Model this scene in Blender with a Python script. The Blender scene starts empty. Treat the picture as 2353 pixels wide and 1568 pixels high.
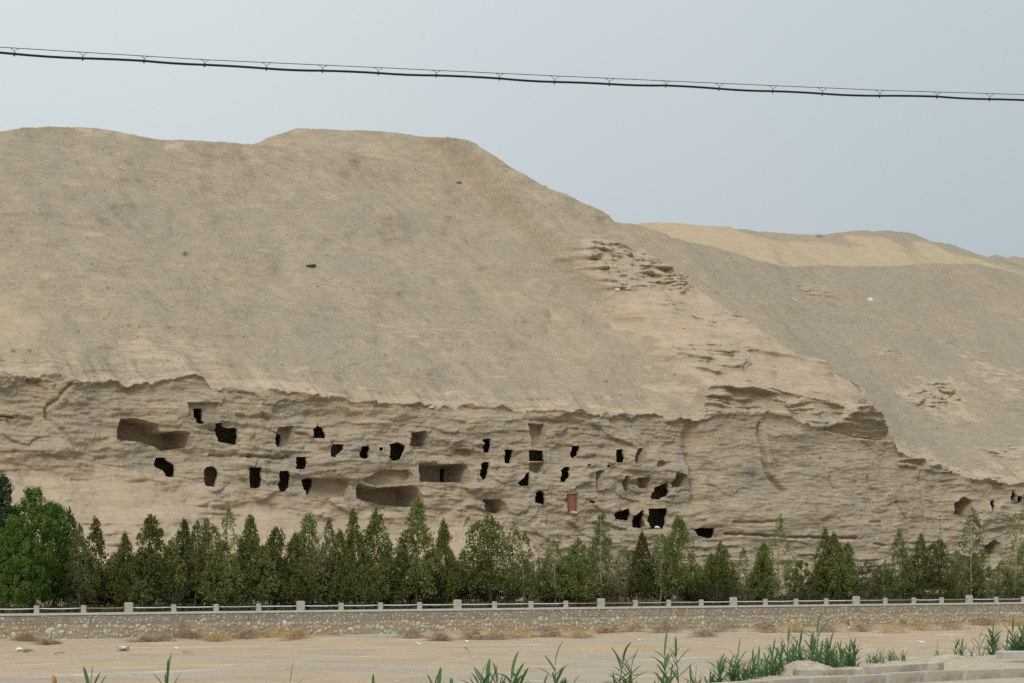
import bpy, math, random
import numpy as np
R = math.radians
random.seed(7)
RNG = np.random.default_rng(11)
SC = bpy.context.scene
COL = SC.collection

# ------------------------------------------------------------------ camera
# F, HV: focal length and horizon row measured on a 2352 px wide copy of the picture
F, CU, HV, CAMZ = 4898.0, 1176.0, 1307.0, 5.2
cam_d = bpy.data.cameras.new('camera')
cam_d.sensor_width = 36.0
cam_d.lens = 36.0 * F / 2352.0
cam_d.shift_y = (HV - 784.0) / 2352.0
cam_d.clip_start, cam_d.clip_end = 0.5, 5000.0
cam = bpy.data.objects.new('camera', cam_d)
COL.objects.link(cam)
cam.location = (0, 0, CAMZ)
cam.rotation_euler = (R(90), 0, 0)
SC.camera = cam

# ------------------------------------------------------------------ sky and sun
SUN_AZ, SUN_EL = R(-168), R(41)          # azimuth clockwise from +Y: over the left shoulder
sun_from = np.array([math.sin(SUN_AZ) * math.cos(SUN_EL), math.cos(SUN_AZ) * math.cos(SUN_EL), math.sin(SUN_EL)])
W = bpy.data.worlds.new('World')
SC.world = W
W.use_nodes = True
wn, wl = W.node_tree.nodes, W.node_tree.links
wn.clear()
wout = wn.new('ShaderNodeOutputWorld')
wbg = wn.new('ShaderNodeBackground')
wsky = wn.new('ShaderNodeTexSky')
wsky.sky_type = 'NISHITA'
wsky.sun_disc = False
wsky.sun_elevation = SUN_EL
wsky.sun_rotation = SUN_AZ
wsky.dust_density = 6.0
wtc = wn.new('ShaderNodeTexCoord')
# veil of high cloud: brighter on the sun's side, thicker and bluer away from it
wdot = wn.new('ShaderNodeVectorMath'); wdot.operation = 'DOT_PRODUCT'
wdot.inputs[1].default_value = (-0.97, 0.10, 0.22)
wl.new(wtc.outputs['Generated'], wdot.inputs[0])
wmr = wn.new('ShaderNodeMapRange'); wmr.interpolation_type = 'SMOOTHSTEP'
wmr.inputs[1].default_value, wmr.inputs[2].default_value = -0.42, 0.50
wl.new(wdot.outputs['Value'], wmr.inputs[0])
wnz = wn.new('ShaderNodeTexNoise'); wnz.inputs['Scale'].default_value = 2.2; wnz.inputs['Detail'].default_value = 4
wl.new(wtc.outputs['Generated'], wnz.inputs[0])
wad = wn.new('ShaderNodeMath'); wad.operation = 'MULTIPLY_ADD'
wad.inputs[1].default_value = 0.22; wad.inputs[2].default_value = -0.11
wl.new(wnz.outputs[0], wad.inputs[0])
wad2 = wn.new('ShaderNodeMath'); wad2.operation = 'ADD'; wad2.use_clamp = True
wl.new(wad.outputs[0], wad2.inputs[0]); wl.new(wmr.outputs[0], wad2.inputs[1])
wcol = wn.new('ShaderNodeMix'); wcol.data_type = 'RGBA'
wcol.inputs[6].default_value = (4.75, 5.55, 6.05, 1)
wcol.inputs[7].default_value = (7.4, 8.0, 8.0, 1)
wl.new(wad2.outputs[0], wcol.inputs[0])
# an overcast sky is brighter overhead than at its foot
wsep = wn.new('ShaderNodeSeparateXYZ'); wl.new(wtc.outputs['Generated'], wsep.inputs[0])
wz = wn.new('ShaderNodeMapRange'); wz.inputs[1].default_value, wz.inputs[2].default_value = 0.0, 1.0
wz.inputs[3].default_value, wz.inputs[4].default_value = 1.0, 2.2
wl.new(wsep.outputs[2], wz.inputs[0])
wmul = wn.new('ShaderNodeVectorMath'); wmul.operation = 'SCALE'
wl.new(wcol.outputs[2], wmul.inputs[0]); wl.new(wz.outputs[0], wmul.inputs['Scale'])
wmix = wn.new('ShaderNodeMix'); wmix.data_type = 'RGBA'; wmix.inputs[0].default_value = 0.88
wl.new(wsky.outputs[0], wmix.inputs[6]); wl.new(wmul.outputs[0], wmix.inputs[7])
wl.new(wmix.outputs[2], wbg.inputs[0])
wbg.inputs[1].default_value = 0.085
wl.new(wbg.outputs[0], wout.inputs[0])

sun_d = bpy.data.lights.new('sun', 'SUN')
sun_d.energy, sun_d.angle, sun_d.color = 1.30, R(16), (1.0, 0.95, 0.87)
sun = bpy.data.objects.new('sun', sun_d)
COL.objects.link(sun)
from mathutils import Vector, Matrix
sun.rotation_euler = Vector(sun_from).to_track_quat('Z', 'Y').to_euler()
sun.location = (-60, -40, 90)
SC.view_settings.view_transform = 'Standard'
SC.view_settings.look = 'None'
SC.view_settings.exposure = -0.10
SC.view_settings.gamma = 1.0
SC.view_settings.use_curve_mapping = False
SC.cycles.max_bounces = 6
SC.cycles.diffuse_bounces = 3
SC.cycles.glossy_bounces = 1
SC.cycles.transmission_bounces = 2
SC.cycles.transparent_max_bounces = 4
SC.cycles.use_denoising = False

# ------------------------------------------------------------------ frame of the river wall
# s runs along the wall and the cliff, t away from the river, P0 = broad post nearest the left edge
DV = np.array([0.849, 0.5275]); DV /= np.linalg.norm(DV)
NV = np.array([-DV[1], DV[0]])
P0 = np.array([-27.96, 156.0])
NP0 = float(NV @ P0)


def st2w(s, t):
    s = np.asarray(s, float); t = np.asarray(t, float)
    return P0[0] + s * DV[0] + t * NV[0], P0[1] + s * DV[1] + t * NV[1]


def w2st(x, y):
    dx, dy = x - P0[0], y - P0[1]
    return dx * DV[0] + dy * DV[1], dx * NV[0] + dy * NV[1]


def ray_st(u, v, t):
    """point of the sight line through (u, v) at offset t behind the wall -> s, z, depth"""
    u = np.asarray(u, float); v = np.asarray(v, float)
    rx, rz = (u - CU) / F, (HV - v) / F
    Y = (t + NP0) / (NV[0] * rx + NV[1])
    s = (rx * Y - P0[0]) * DV[0] + (Y - P0[1]) * DV[1]
    return s, CAMZ + rz * Y, Y


def at_depth(u, v, Y):
    return np.array([(u - CU) / F * Y, Y, CAMZ + (HV - v) / F * Y])


# ------------------------------------------------------------------ noise
def _tables(seed):
    g = np.random.default_rng(seed)
    p = g.permutation(256)
    a = g.random(256) * 2 * np.pi
    return np.concatenate([p, p]), np.cos(a), np.sin(a)


_TB = {}


def noise(x, y, seed=0):
    if seed not in _TB:
        _TB[seed] = _tables(seed)
    p, gx, gy = _TB[seed]
    x = np.asarray(x, float); y = np.asarray(y, float)
    x, y = np.broadcast_arrays(x, y)
    xi = np.floor(x).astype(int); yi = np.floor(y).astype(int)
    xf, yf = x - xi, y - yi
    xi &= 255; yi &= 255
    u = xf * xf * xf * (xf * (xf * 6 - 15) + 10)
    v = yf * yf * yf * (yf * (yf * 6 - 15) + 10)

    def gr(ix, iy, dx, dy):
        h = p[p[ix & 255] + (iy & 255)]
        return gx[h] * dx + gy[h] * dy
    n00 = gr(xi, yi, xf, yf); n10 = gr(xi + 1, yi, xf - 1, yf)
    n01 = gr(xi, yi + 1, xf, yf - 1); n11 = gr(xi + 1, yi + 1, xf - 1, yf - 1)
    return ((n00 * (1 - u) + n10 * u) * (1 - v) + (n01 * (1 - u) + n11 * u) * v) * 1.5


def fbm(x, y, oct=4, seed=0, gain=0.5):
    a, f, o = 1.0, 1.0, 0.0
    for i in range(oct):
        o = o + a * noise(np.asarray(x) * f + 7.3 * i, np.asarray(y) * f + 3.1 * i, seed + i)
        a *= gain; f *= 2.03
    return o


def sstep(a, b, x):
    q = np.clip((np.asarray(x, float) - a) / (b - a), 0, 1)
    return q * q * (3 - 2 * q)


# ------------------------------------------------------------------ object helpers
def link(name, me, parent=None, mat=None):
    o = bpy.data.objects.new(name, me)
    COL.objects.link(o)
    if parent is not None:
        o.parent = parent
    if mat is not None and me is not None and len(me.materials) == 0:
        me.materials.append(mat)
    return o


def np_mesh(name, v, f, smooth=True, attr=None):
    """v (n,3) floats, f (m,4) or (m,3) ints"""
    me = bpy.data.meshes.new(name)
    f = np.asarray(f, np.int32); k = f.shape[1]
    me.vertices.add(len(v)); me.vertices.foreach_set('co', np.asarray(v, np.float32).ravel())
    me.loops.add(f.size); me.loops.foreach_set('vertex_index', f.ravel())
    me.polygons.add(len(f))
    me.polygons.foreach_set('loop_start', np.arange(0, f.size, k, dtype=np.int32))
    me.polygons.foreach_set('use_smooth', np.full(len(f), smooth, bool))
    me.update(calc_edges=True)
    if attr is not None:
        a = me.attributes.new('zone', 'FLOAT_COLOR', 'POINT')
        c = np.ones((len(v), 4), np.float32); c[:, :3] = attr
        a.data.foreach_set('color', c.ravel())
    return me


def py_mesh(name, v, f, smooth=False):
    me = bpy.data.meshes.new(name)
    me.from_pydata([tuple(map(float, q)) for q in v], [], f)
    if smooth:
        me.polygons.foreach_set('use_smooth', np.full(len(f), True, bool))
    me.update()
    return me


def sub_mesh(name, v, f, smooth=True, attr=None):
    used, inv = np.unique(f.ravel(), return_inverse=True)
    return np_mesh(name, v[used], inv.reshape(f.shape), smooth, None if attr is None else attr[used])


def tag(o, label=None, cat=None, group=None, kind=None):
    if label: o['label'] = label
    if cat: o['category'] = cat
    if group: o['group'] = group
    if kind: o['kind'] = kind
    return o


def empty(name, loc, rz=0.0, sc=(1, 1, 1)):
    o = bpy.data.objects.new(name, None)
    COL.objects.link(o)
    o.location = loc; o.rotation_euler = (0, 0, rz); o.scale = sc
    return o


class MB:
    """collects boxes and tubes into one mesh"""
    def __init__(self):
        self.v, self.f = [], []

    def box(self, c, size, rz=0.0, jit=0.0, taper=1.0):
        b = len(self.v); ca, sa = math.cos(rz), math.sin(rz)
        for dz in (-.5, .5):
            for dx, dy in ((-.5, -.5), (.5, -.5), (.5, .5), (-.5, .5)):
                k = taper if dz > 0 else 1.0
                x, y, z = dx * size[0] * k, dy * size[1] * k, dz * size[2]
                x += random.uniform(-jit, jit); y += random.uniform(-jit, jit); z += random.uniform(-jit, jit)
                self.v.append((c[0] + x * ca - y * sa, c[1] + x * sa + y * ca, c[2] + z))
        for q in ((0, 3, 2, 1), (4, 5, 6, 7), (0, 1, 5, 4), (1, 2, 6, 5), (2, 3, 7, 6), (3, 0, 4, 7)):
            self.f.append(tuple(b + i for i in q))
        return self

    def tube(self, pts, rad, n=6, cap=True):
        pts = [Vector(p) for p in pts]; b0 = len(self.v)
        for i, p in enumerate(pts):
            d = (pts[min(i + 1, len(pts) - 1)] - pts[max(i - 1, 0)]).normalized()
            a = d.orthogonal().normalized() if abs(d.z) > 0.95 else d.cross(Vector((0, 0, 1))).normalized()
            c = d.cross(a)
            r = rad[i] if hasattr(rad, '__len__') else rad
            for k in range(n):
                an = 2 * math.pi * k / n
                q = p + a * (r * math.cos(an)) + c * (r * math.sin(an))
                self.v.append(tuple(q))
        for i in range(len(pts) - 1):
            for k in range(n):
                a0 = b0 + i * n + k; a1 = b0 + i * n + (k + 1) % n
                self.f.append((a0, a1, a1 + n, a0 + n))
        if cap:
            self.f.append(tuple(b0 + k for k in reversed(range(n))))
            self.f.append(tuple(b0 + (len(pts) - 1) * n + k for k in range(n)))
        return self

    def mesh(self, name, smooth=False, bevel=0.0):
        me = py_mesh(name, self.v, self.f, smooth)
        if bevel:
            import bmesh
            bm = bmesh.new(); bm.from_mesh(me)
            bmesh.ops.bevel(bm, geom=bm.edges[:], offset=bevel, segments=2, affect='EDGES', profile=0.6)
            bm.to_mesh(me); bm.free()
        return me

    def build(self, name, mat, parent=None, smooth=False, bevel=0.0):
        return link(name, self.mesh(name, smooth, bevel), parent, mat)


# ------------------------------------------------------------------ materials
class NT:
    def __init__(self, name, rough=0.95, spec=0.2):
        self.m = bpy.data.materials.new(name); self.m.use_nodes = True
        self.n, self.l = self.m.node_tree.nodes, self.m.node_tree.links
        self.b = self.n['Principled BSDF']
        self.b.inputs['Roughness'].default_value = rough
        self.b.inputs['Specular IOR Level'].default_value = spec
        self.tc = self.n.new('ShaderNodeTexCoord')

    def coord(self, scale=(1, 1, 1), rotz=0.0, src='Object'):
        mp = self.n.new('ShaderNodeMapping'); mp.inputs['Scale'].default_value = scale
        mp.inputs['Rotation'].default_value = (0, 0, rotz)
        self.l.new(self.tc.outputs[src], mp.inputs[0]); return mp.outputs[0]

    def noise(self, vec, scale, detail=4, rough=0.55, dist=0.0):
        t = self.n.new('ShaderNodeTexNoise'); self.l.new(vec, t.inputs['Vector'])
        t.inputs['Scale'].default_value = scale; t.inputs['Detail'].default_value = detail
        t.inputs['Roughness'].default_value = rough; t.inputs['Distortion'].default_value = dist
        return t.outputs[0]

    def voro(self, vec, scale, feat='F1', out=0):
        t = self.n.new('ShaderNodeTexVoronoi'); self.l.new(vec, t.inputs['Vector'])
        t.inputs['Scale'].default_value = scale; t.feature = feat
        return t.outputs[out]

    def rng(self, v, a, b, c=0.0, d=1.0, smooth=True):
        t = self.n.new('ShaderNodeMapRange'); t.interpolation_type = 'SMOOTHSTEP' if smooth else 'LINEAR'
        t.inputs[1].default_value, t.inputs[2].default_value = a, b
        t.inputs[3].default_value, t.inputs[4].default_value = c, d
        self.l.new(v, t.inputs[0]); return t.outputs[0]

    def math(self, op, a, b=None, clamp=False):
        t = self.n.new('ShaderNodeMath'); t.operation = op; t.use_clamp = clamp
        for i, q in enumerate((a, b)):
            if q is None: continue
            if isinstance(q, (int, float)): t.inputs[i].default_value = q
            else: self.l.new(q, t.inputs[i])
        return t.outputs[0]

    def mix(self, fac, a, b, mode='MIX'):
        t = self.n.new('ShaderNodeMix'); t.data_type = 'RGBA'; t.blend_type = mode; t.clamp_factor = True
        for i, q in ((0, fac), (6, a), (7, b)):
            if isinstance(q, (int, float)): t.inputs[i].default_value = q
            elif isinstance(q, tuple): t.inputs[i].default_value = (*q, 1)
            else: self.l.new(q, t.inputs[i])
        return t.outputs[2]

    def attr(self, name='zone'):
        t = self.n.new('ShaderNodeAttribute'); t.attribute_name = name
        s = self.n.new('ShaderNodeSeparateColor'); self.l.new(t.outputs['Color'], s.inputs[0])
        return s.outputs

    def color(self, c):
        if isinstance(c, tuple): self.b.inputs['Base Color'].default_value = (*c, 1)
        else: self.l.new(c, self.b.inputs['Base Color'])
        return self

    def bump(self, h, strength=0.4, dist=0.05):
        t = self.n.new('ShaderNodeBump'); t.inputs['Strength'].default_value = strength
        t.inputs['Distance'].default_value = dist
        self.l.new(h, t.inputs['Height']); self.l.new(t.outputs[0], self.b.inputs['Normal'])
        return self


def earth_material():
    """hill, cliff and apron: zone.r pale broken rock, zone.g drifted sand, zone.b bare cliff stone"""
    q = NT('hill_earth', 1.0, 0.05)
    v = q.coord(); ang = -math.atan2(DV[1], DV[0])
    bed = q.coord((0.16, 0.16, 1.7))
    zr, zg, zb = q.attr()[0:3]
    speck = q.noise(v, 3.4, 3, 0.75)
    fine = q.noise(v, 9.0, 2, 0.7)
    mid = q.noise(v, 0.55, 5, 0.6)
    big = q.noise(v, 0.07, 4, 0.6)
    strat = q.noise(bed, 1.0, 5, 0.65, 0.6)
    grav = q.mix(q.rng(mid, 0.3, 0.7), (0.34, 0.278, 0.206), (0.405, 0.33, 0.238))
    grav = q.mix(q.rng(big, 0.35, 0.65, 0, 0.55), grav, (0.318, 0.272, 0.212))
    grav = q.mix(q.rng(speck, 0.30, 0.72, 0, 1), q.mix(1.0, grav, (0.80, 0.80, 0.81), 'MULTIPLY'), q.mix(1.0, grav, (1.19, 1.18, 1.15), 'MULTIPLY'))
    pale = q.mix(q.rng(strat, 0.32, 0.68), (0.44, 0.335, 0.235), (0.53, 0.41, 0.29))
    pale = q.mix(q.rng(q.noise(q.coord((0.35, 0.35, 0.9)), 1.0, 6, 0.7, 0.8), 0.50, 0.64, 0, 0.6), pale, (0.375, 0.315, 0.25))
    pale = q.mix(q.rng(q.noise(q.coord((0.6, 0.6, 2.2)), 1.0, 6, 0.75, 0.5), 0.60, 0.72, 0, 0.5), pale, (0.31, 0.235, 0.165))
    sand = q.mix(q.rng(mid, 0.3, 0.7), (0.43, 0.332, 0.22), (0.49, 0.382, 0.258))
    brk = q.math('SUBTRACT', q.noise(v, 0.35, 7, 0.72), 0.5)
    brk2 = q.math('SUBTRACT', q.noise(bed, 1.6, 6, 0.7), 0.5)
    f1 = q.rng(q.math('ADD', zr, q.math('MULTIPLY', q.math('ADD', brk, brk2), 1.3)), 0.36, 0.64)
    f2 = q.rng(q.math('ADD', zg, q.math('MULTIPLY', brk, 1.2)), 0.25, 0.75)
    c = q.mix(f2, grav, sand)
    c = q.mix(f1, c, pale)
    cliff = q.mix(q.rng(strat, 0.34, 0.66), (0.46, 0.365, 0.256), (0.54, 0.43, 0.303))
    cliff = q.mix(q.rng(q.noise(v, 0.25, 5, 0.65), 0.42, 0.62, 0, 0.75), cliff, (0.435, 0.366, 0.284))
    cliff = q.mix(q.rng(q.noise(q.coord((0.8, 0.8, 0.10)), 1.0, 4, 0.6), 0.56, 0.70, 0, 0.45), cliff, (0.36, 0.325, 0.28))
    cliff = q.mix(q.rng(q.noise(q.coord((0.5, 0.5, 3.4)), 1.0, 6, 0.75), 0.60, 0.78, 0, 0.4), cliff, (0.29, 0.235, 0.175))
    ln_ = q.math('ABSOLUTE', q.math('SUBTRACT', q.noise(q.coord((0.22, 0.22, 2.6)), 1.0, 5, 0.6, 0.3), 0.5))
    cliff = q.mix(q.rng(ln_, 0.0, 0.016, 0.7, 0.0), cliff, (0.19, 0.148, 0.105))
    c = q.mix(q.rng(zb, 0.3, 0.7), c, cliff)
    c = q.mix(q.rng(fine, 0.25, 0.75), q.mix(1.0, c, (0.86, 0.86, 0.86), 'MULTIPLY'), q.mix(1.0, c, (1.12, 1.12, 1.12), 'MULTIPLY'))
    q.color(c)
    lam = q.noise(q.coord((0.28, 0.28, 3.6)), 1.0, 7, 0.72, 0.25)
    h = q.math('ADD', q.math('MULTIPLY', speck, 0.5), q.math('MULTIPLY', q.noise(q.coord((1.2, 1.2, 5)), 1.0, 6, 0.75), 0.5))
    h = q.math('ADD', h, q.math('MULTIPLY', lam, q.math('MULTIPLY', q.rng(zb, 0.2, 0.8), 2.1)))
    return q.bump(h, 0.75, 0.15).m


def simple_noise(name, c1, c2, scale, rough=0.9, bump=0.0, dist=0.02, spec=0.2, c3=None):
    q = NT(name, rough, spec); v = q.coord()
    a = q.noise(v, scale, 6, 0.65)
    c = q.mix(q.rng(a, 0.32, 0.68), c1, c2)
    if c3: c = q.mix(q.rng(q.noise(v, scale * 0.23, 5, 0.65), 0.52, 0.66), c, c3)
    q.color(c)
    if bump: q.bump(q.noise(v, scale * 2.5, 6, 0.7), bump, dist)
    return q.m


def riverbed_material():
    q = NT('riverbed_sand', 1.0, 0.05)
    v = q.coord(); ang = math.atan2(DV[1], DV[0])
    fl = q.n.new('ShaderNodeMapping'); fl.vector_type = 'POINT'
    fl.inputs['Rotation'].default_value = (0, 0, -ang); q.l.new(q.tc.outputs['Object'], fl.inputs[0])
    st = q.n.new('ShaderNodeMapping'); st.inputs['Scale'].default_value = (0.045, 0.17, 1); q.l.new(fl.outputs[0], st.inputs[0])
    streak = q.noise(st.outputs[0], 1.0, 6, 0.62, 0.4)
    zr, zg, zb = q.attr()[0:3]
    sand = q.mix(q.rng(q.noise(v, 0.5, 5, 0.6), 0.3, 0.7), (0.45, 0.33, 0.215), (0.51, 0.38, 0.255))
    gravel = q.mix(q.rng(q.noise(v, 5.0, 4, 0.8), 0.25, 0.75), (0.31, 0.26, 0.208), (0.53, 0.455, 0.37))
    f = q.rng(q.math('ADD', q.math('MULTIPLY', streak, 1.2), zr), 0.56, 0.80)
    c = q.mix(f, sand, gravel)
    st2 = q.n.new('ShaderNodeMapping'); st2.inputs['Scale'].default_value = (0.06, 0.42, 1); q.l.new(fl.outputs[0], st2.inputs[0])
    salt = q.noise(st2.outputs[0], 1.0, 5, 0.6, 0.3)
    c = q.mix(q.rng(salt, 0.60, 0.66, 0, 0.8), c, (0.66, 0.57, 0.46))
    c = q.mix(q.rng(q.noise(st2.outputs[0], 1.7, 5, 0.6, 0.5), 0.63, 0.72, 0, 0.5), c, (0.36, 0.29, 0.22))
    dots = q.voro(v, 2.6)
    c = q.mix(q.rng(dots, 0.10, 0.16, 0.55, 0.0), c, (0.74, 0.70, 0.64))
    c = q.mix(q.rng(q.noise(v, 0.22, 6, 0.7, 0.6), 0.44, 0.62, 0, 0.6), c, (0.36, 0.285, 0.205))
    c = q.mix(q.rng(zg, 0.3, 0.9), c, (0.42, 0.30, 0.185))
    q.color(c)
    return q.bump(q.math('ADD', q.noise(v, 4.0, 6, 0.75), q.math('MULTIPLY', streak, 2)), 0.6, 0.06).m


def stone_material(name, random_out):
    q = NT(name, 0.9, 0.2)
    if random_out == 'island':
        g = q.n.new('ShaderNodeNewGeometry'); r = g.outputs['Random Per Island']
    else:
        g = q.n.new('ShaderNodeObjectInfo'); r = g.outputs['Random']
    cr = q.n.new('ShaderNodeValToRGB'); q.l.new(r, cr.inputs[0])
    el = cr.color_ramp.elements
    pal = [(0.0, (0.52, 0.45, 0.33)), (0.15, (0.56, 0.47, 0.33)), (0.3, (0.44, 0.385, 0.31)), (0.45, (0.66, 0.585, 0.45)),
           (0.58, (0.50, 0.37, 0.20)), (0.7, (0.52, 0.49, 0.43)), (0.83, (0.74, 0.69, 0.58)), (1.0, (0.40, 0.355, 0.29))]
    el[0].position, el[0].color = pal[0][0], (*pal[0][1], 1)
    el[1].position, el[1].color = pal[-1][0], (*pal[-1][1], 1)
    for p_, c_ in pal[1:-1]:
        e = el.new(p_); e.color = (*c_, 1)
    nz = q.noise(q.coord(), 6.0, 5, 0.7)
    q.color(q.mix(q.rng(nz, 0.3, 0.7), q.mix(1.0, cr.outputs[0], (0.78, 0.77, 0.75), 'MULTIPLY'), cr.outputs[0]))
    return q.bump(nz, 0.4, 0.03).m


def leaf_material(name, dark, light, brown=None, var=0.5):
    q = NT(name, 0.75, 0.15)
    g = q.n.new('ShaderNodeNewGeometry'); oi = q.n.new('ShaderNodeObjectInfo')
    clump = q.noise(q.coord(), 1.1, 3, 0.6)
    c = q.mix(q.rng(g.outputs['Random Per Island'], 0, 1, 0, 1, False), dark, light)
    c = q.mix(q.rng(clump, 0.35, 0.65, 0, 0.6), c, light)
    if brown:
        bn = q.noise(q.coord(), 0.8, 4, 0.7)
        c = q.mix(q.rng(q.math('ADD', bn, q.math('MULTIPLY', oi.outputs['Random'], 0.12)), 0.54, 0.72, 0, 0.75), c, brown)
    k = q.rng(oi.outputs['Random'], 0, 1, 1 - var * 0.5, 1 + var * 0.5, False)
    hs = q.n.new('ShaderNodeHueSaturation'); q.l.new(c, hs.inputs['Color']); q.l.new(k, hs.inputs['Value'])
    q.l.new(q.rng(oi.outputs['Random'], 0, 1, 0.475, 0.518, False), hs.inputs['Hue'])
    q.color(hs.outputs[0])
    tr = q.n.new('ShaderNodeBsdfTranslucent'); q.l.new(hs.outputs[0], tr.inputs[0])
    ms = q.n.new('ShaderNodeMixShader'); ms.inputs[0].default_value = 0.33
    q.l.new(q.b.outputs[0], ms.inputs[1]); q.l.new(tr.outputs[0], ms.inputs[2])
    q.l.new(ms.outputs[0], q.n['Material Output'].inputs[0])
    return q.m


def concrete_material(name='concrete', c1=(0.42, 0.40, 0.36), c2=(0.52, 0.50, 0.46), stain=(0.30, 0.27, 0.22), s0=0.52, s1=0.72):
    q = NT(name, 0.9, 0.2); v = q.coord()
    c = q.mix(q.rng(q.noise(v, 2.5, 6, 0.65), 0.3, 0.7), c1, c2)
    c = q.mix(q.rng(q.noise(v, 1.1, 5, 0.7), s0, s1, 0, 0.8), c, stain)
    q.color(c)
    return q.bump(q.noise(v, 22, 5, 0.7), 0.35, 0.01).m


M = {}
M['earth'] = earth_material()
M['riverbed'] = riverbed_material()
M['stone_i'] = stone_material('wall_stone', 'object')
M['stone_r'] = stone_material('wall_stone_mass', 'island')
M['mortar_hi'] = simple_noise('mortar_grey', (0.245, 0.215, 0.178), (0.35, 0.308, 0.255), 1.6, 0.95, 0.5, 0.04, c3=(0.31, 0.25, 0.185))
M['mortar_lo'] = simple_noise('mortar_sandy', (0.30, 0.25, 0.185), (0.41, 0.34, 0.245), 1.3, 0.95, 0.5, 0.04, c3=(0.45, 0.335, 0.205))
M['concrete'] = concrete_material()
M['coping'] = concrete_material('coping_concrete', (0.50, 0.48, 0.44), (0.62, 0.60, 0.55), (0.42, 0.39, 0.34))
M['kerb'] = concrete_material('kerb_concrete', (0.42, 0.365, 0.295), (0.55, 0.49, 0.41), (0.25, 0.205, 0.155), 0.44, 0.62)
M['white_paint'] = simple_noise('white_pipe_paint', (0.72, 0.71, 0.69), (0.80, 0.79, 0.77), 3.0, 0.5, c3=(0.62, 0.57, 0.52))
M['rust'] = simple_noise('rusty_pipe', (0.36, 0.18, 0.11), (0.52, 0.30, 0.20), 3.0, 0.85, c3=(0.62, 0.55, 0.48))
M['faded'] = simple_noise('faded_pipe_paint', (0.45, 0.42, 0.38), (0.60, 0.55, 0.50), 2.0, 0.7, c3=(0.42, 0.28, 0.2))
M['bark'] = simple_noise('bark', (0.12, 0.085, 0.06), (0.22, 0.165, 0.12), 5.0, 0.95, 0.5, 0.03)
M['bark_pale'] = simple_noise('pale_bark', (0.33, 0.27, 0.20), (0.45, 0.38, 0.29), 4.0, 0.95)
M['juniper'] = leaf_material('juniper_foliage', (0.072, 0.098, 0.028), (0.215, 0.250, 0.076), (0.20, 0.145, 0.07), 0.8)
M['juniper_lt'] = leaf_material('light_juniper_foliage', (0.095, 0.125, 0.044), (0.24, 0.275, 0.105), (0.23, 0.17, 0.09), 0.7)
M['broad'] = leaf_material('broadleaf_foliage', (0.045, 0.105, 0.018), (0.150, 0.255, 0.045), None, 0.2)
M['broad_dk'] = leaf_material('dark_broadleaf_foliage', (0.026, 0.075, 0.030), (0.062, 0.140, 0.055), None, 0.2)
M['under'] = leaf_material('undergrowth_foliage', (0.035, 0.060, 0.022), (0.085, 0.115, 0.040), (0.17, 0.13, 0.07), 0.5)
M['dead'] = simple_noise('dead_twigs', (0.20, 0.15, 0.10), (0.32, 0.25, 0.17), 4.0, 0.95)
M['iron'] = simple_noise('fence_iron', (0.055, 0.052, 0.045), (0.11, 0.10, 0.085), 4.0, 0.7)
M['straw'] = simple_noise('straw', (0.42, 0.29, 0.13), (0.58, 0.42, 0.21), 3.0, 0.95)
M['brush'] = simple_noise('dry_brush', (0.27, 0.19, 0.13), (0.42, 0.31, 0.215), 3.0, 0.95)
M['white'] = simple_noise('white_litter', (0.78, 0.78, 0.77), (0.86, 0.86, 0.85), 5.0, 0.6)
M['blue'] = simple_noise('blue_scrap', (0.10, 0.28, 0.62), (0.16, 0.36, 0.70), 5.0, 0.5)
M['black_rubber'] = simple_noise('cable_sheath', (0.012, 0.012, 0.013), (0.022, 0.022, 0.024), 4.0, 0.6)
M['steel_dark'] = simple_noise('messenger_steel', (0.045, 0.045, 0.045), (0.075, 0.073, 0.07), 4.0, 0.5)
M['door'] = simple_noise('red_door_wood', (0.28, 0.105, 0.07), (0.38, 0.165, 0.11), 3.0, 0.75, 0.2, 0.01)
M['door_dk'] = simple_noise('red_door_frame', (0.20, 0.075, 0.05), (0.27, 0.11, 0.075), 3.0, 0.75)
M['lamp_white'] = simple_noise('lamp_enamel', (0.74, 0.75, 0.76), (0.82, 0.83, 0.83), 2.0, 0.4)
M['grey_metal'] = simple_noise('grey_metal', (0.40, 0.40, 0.39), (0.5, 0.5, 0.49), 2.0, 0.5)
M['verge'] = simple_noise('verge_gravel', (0.40, 0.325, 0.24), (0.56, 0.47, 0.37), 7.0, 1.0, 0.8, 0.03, 0.05, (0.55, 0.42, 0.28))
M['pebble'] = simple_noise('pebbles', (0.42, 0.36, 0.28), (0.66, 0.59, 0.49), 1.3, 0.95)
M['pebble_white'] = simple_noise('pale_pebbles', (0.60, 0.54, 0.45), (0.78, 0.73, 0.65), 0.9, 0.95)
M['pebble_dark'] = simple_noise('dark_pebbles', (0.17, 0.15, 0.125), (0.30, 0.255, 0.205), 1.0, 0.95)
M['soil'] = simple_noise('planted_soil', (0.13, 0.105, 0.075), (0.22, 0.175, 0.125), 1.2, 1.0, 0.6, 0.05, 0.05, (0.10, 0.11, 0.05))
M['plaster'] = simple_noise('pale_plaster', (0.56, 0.48, 0.38), (0.66, 0.58, 0.47), 4.0, 0.9)


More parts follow.
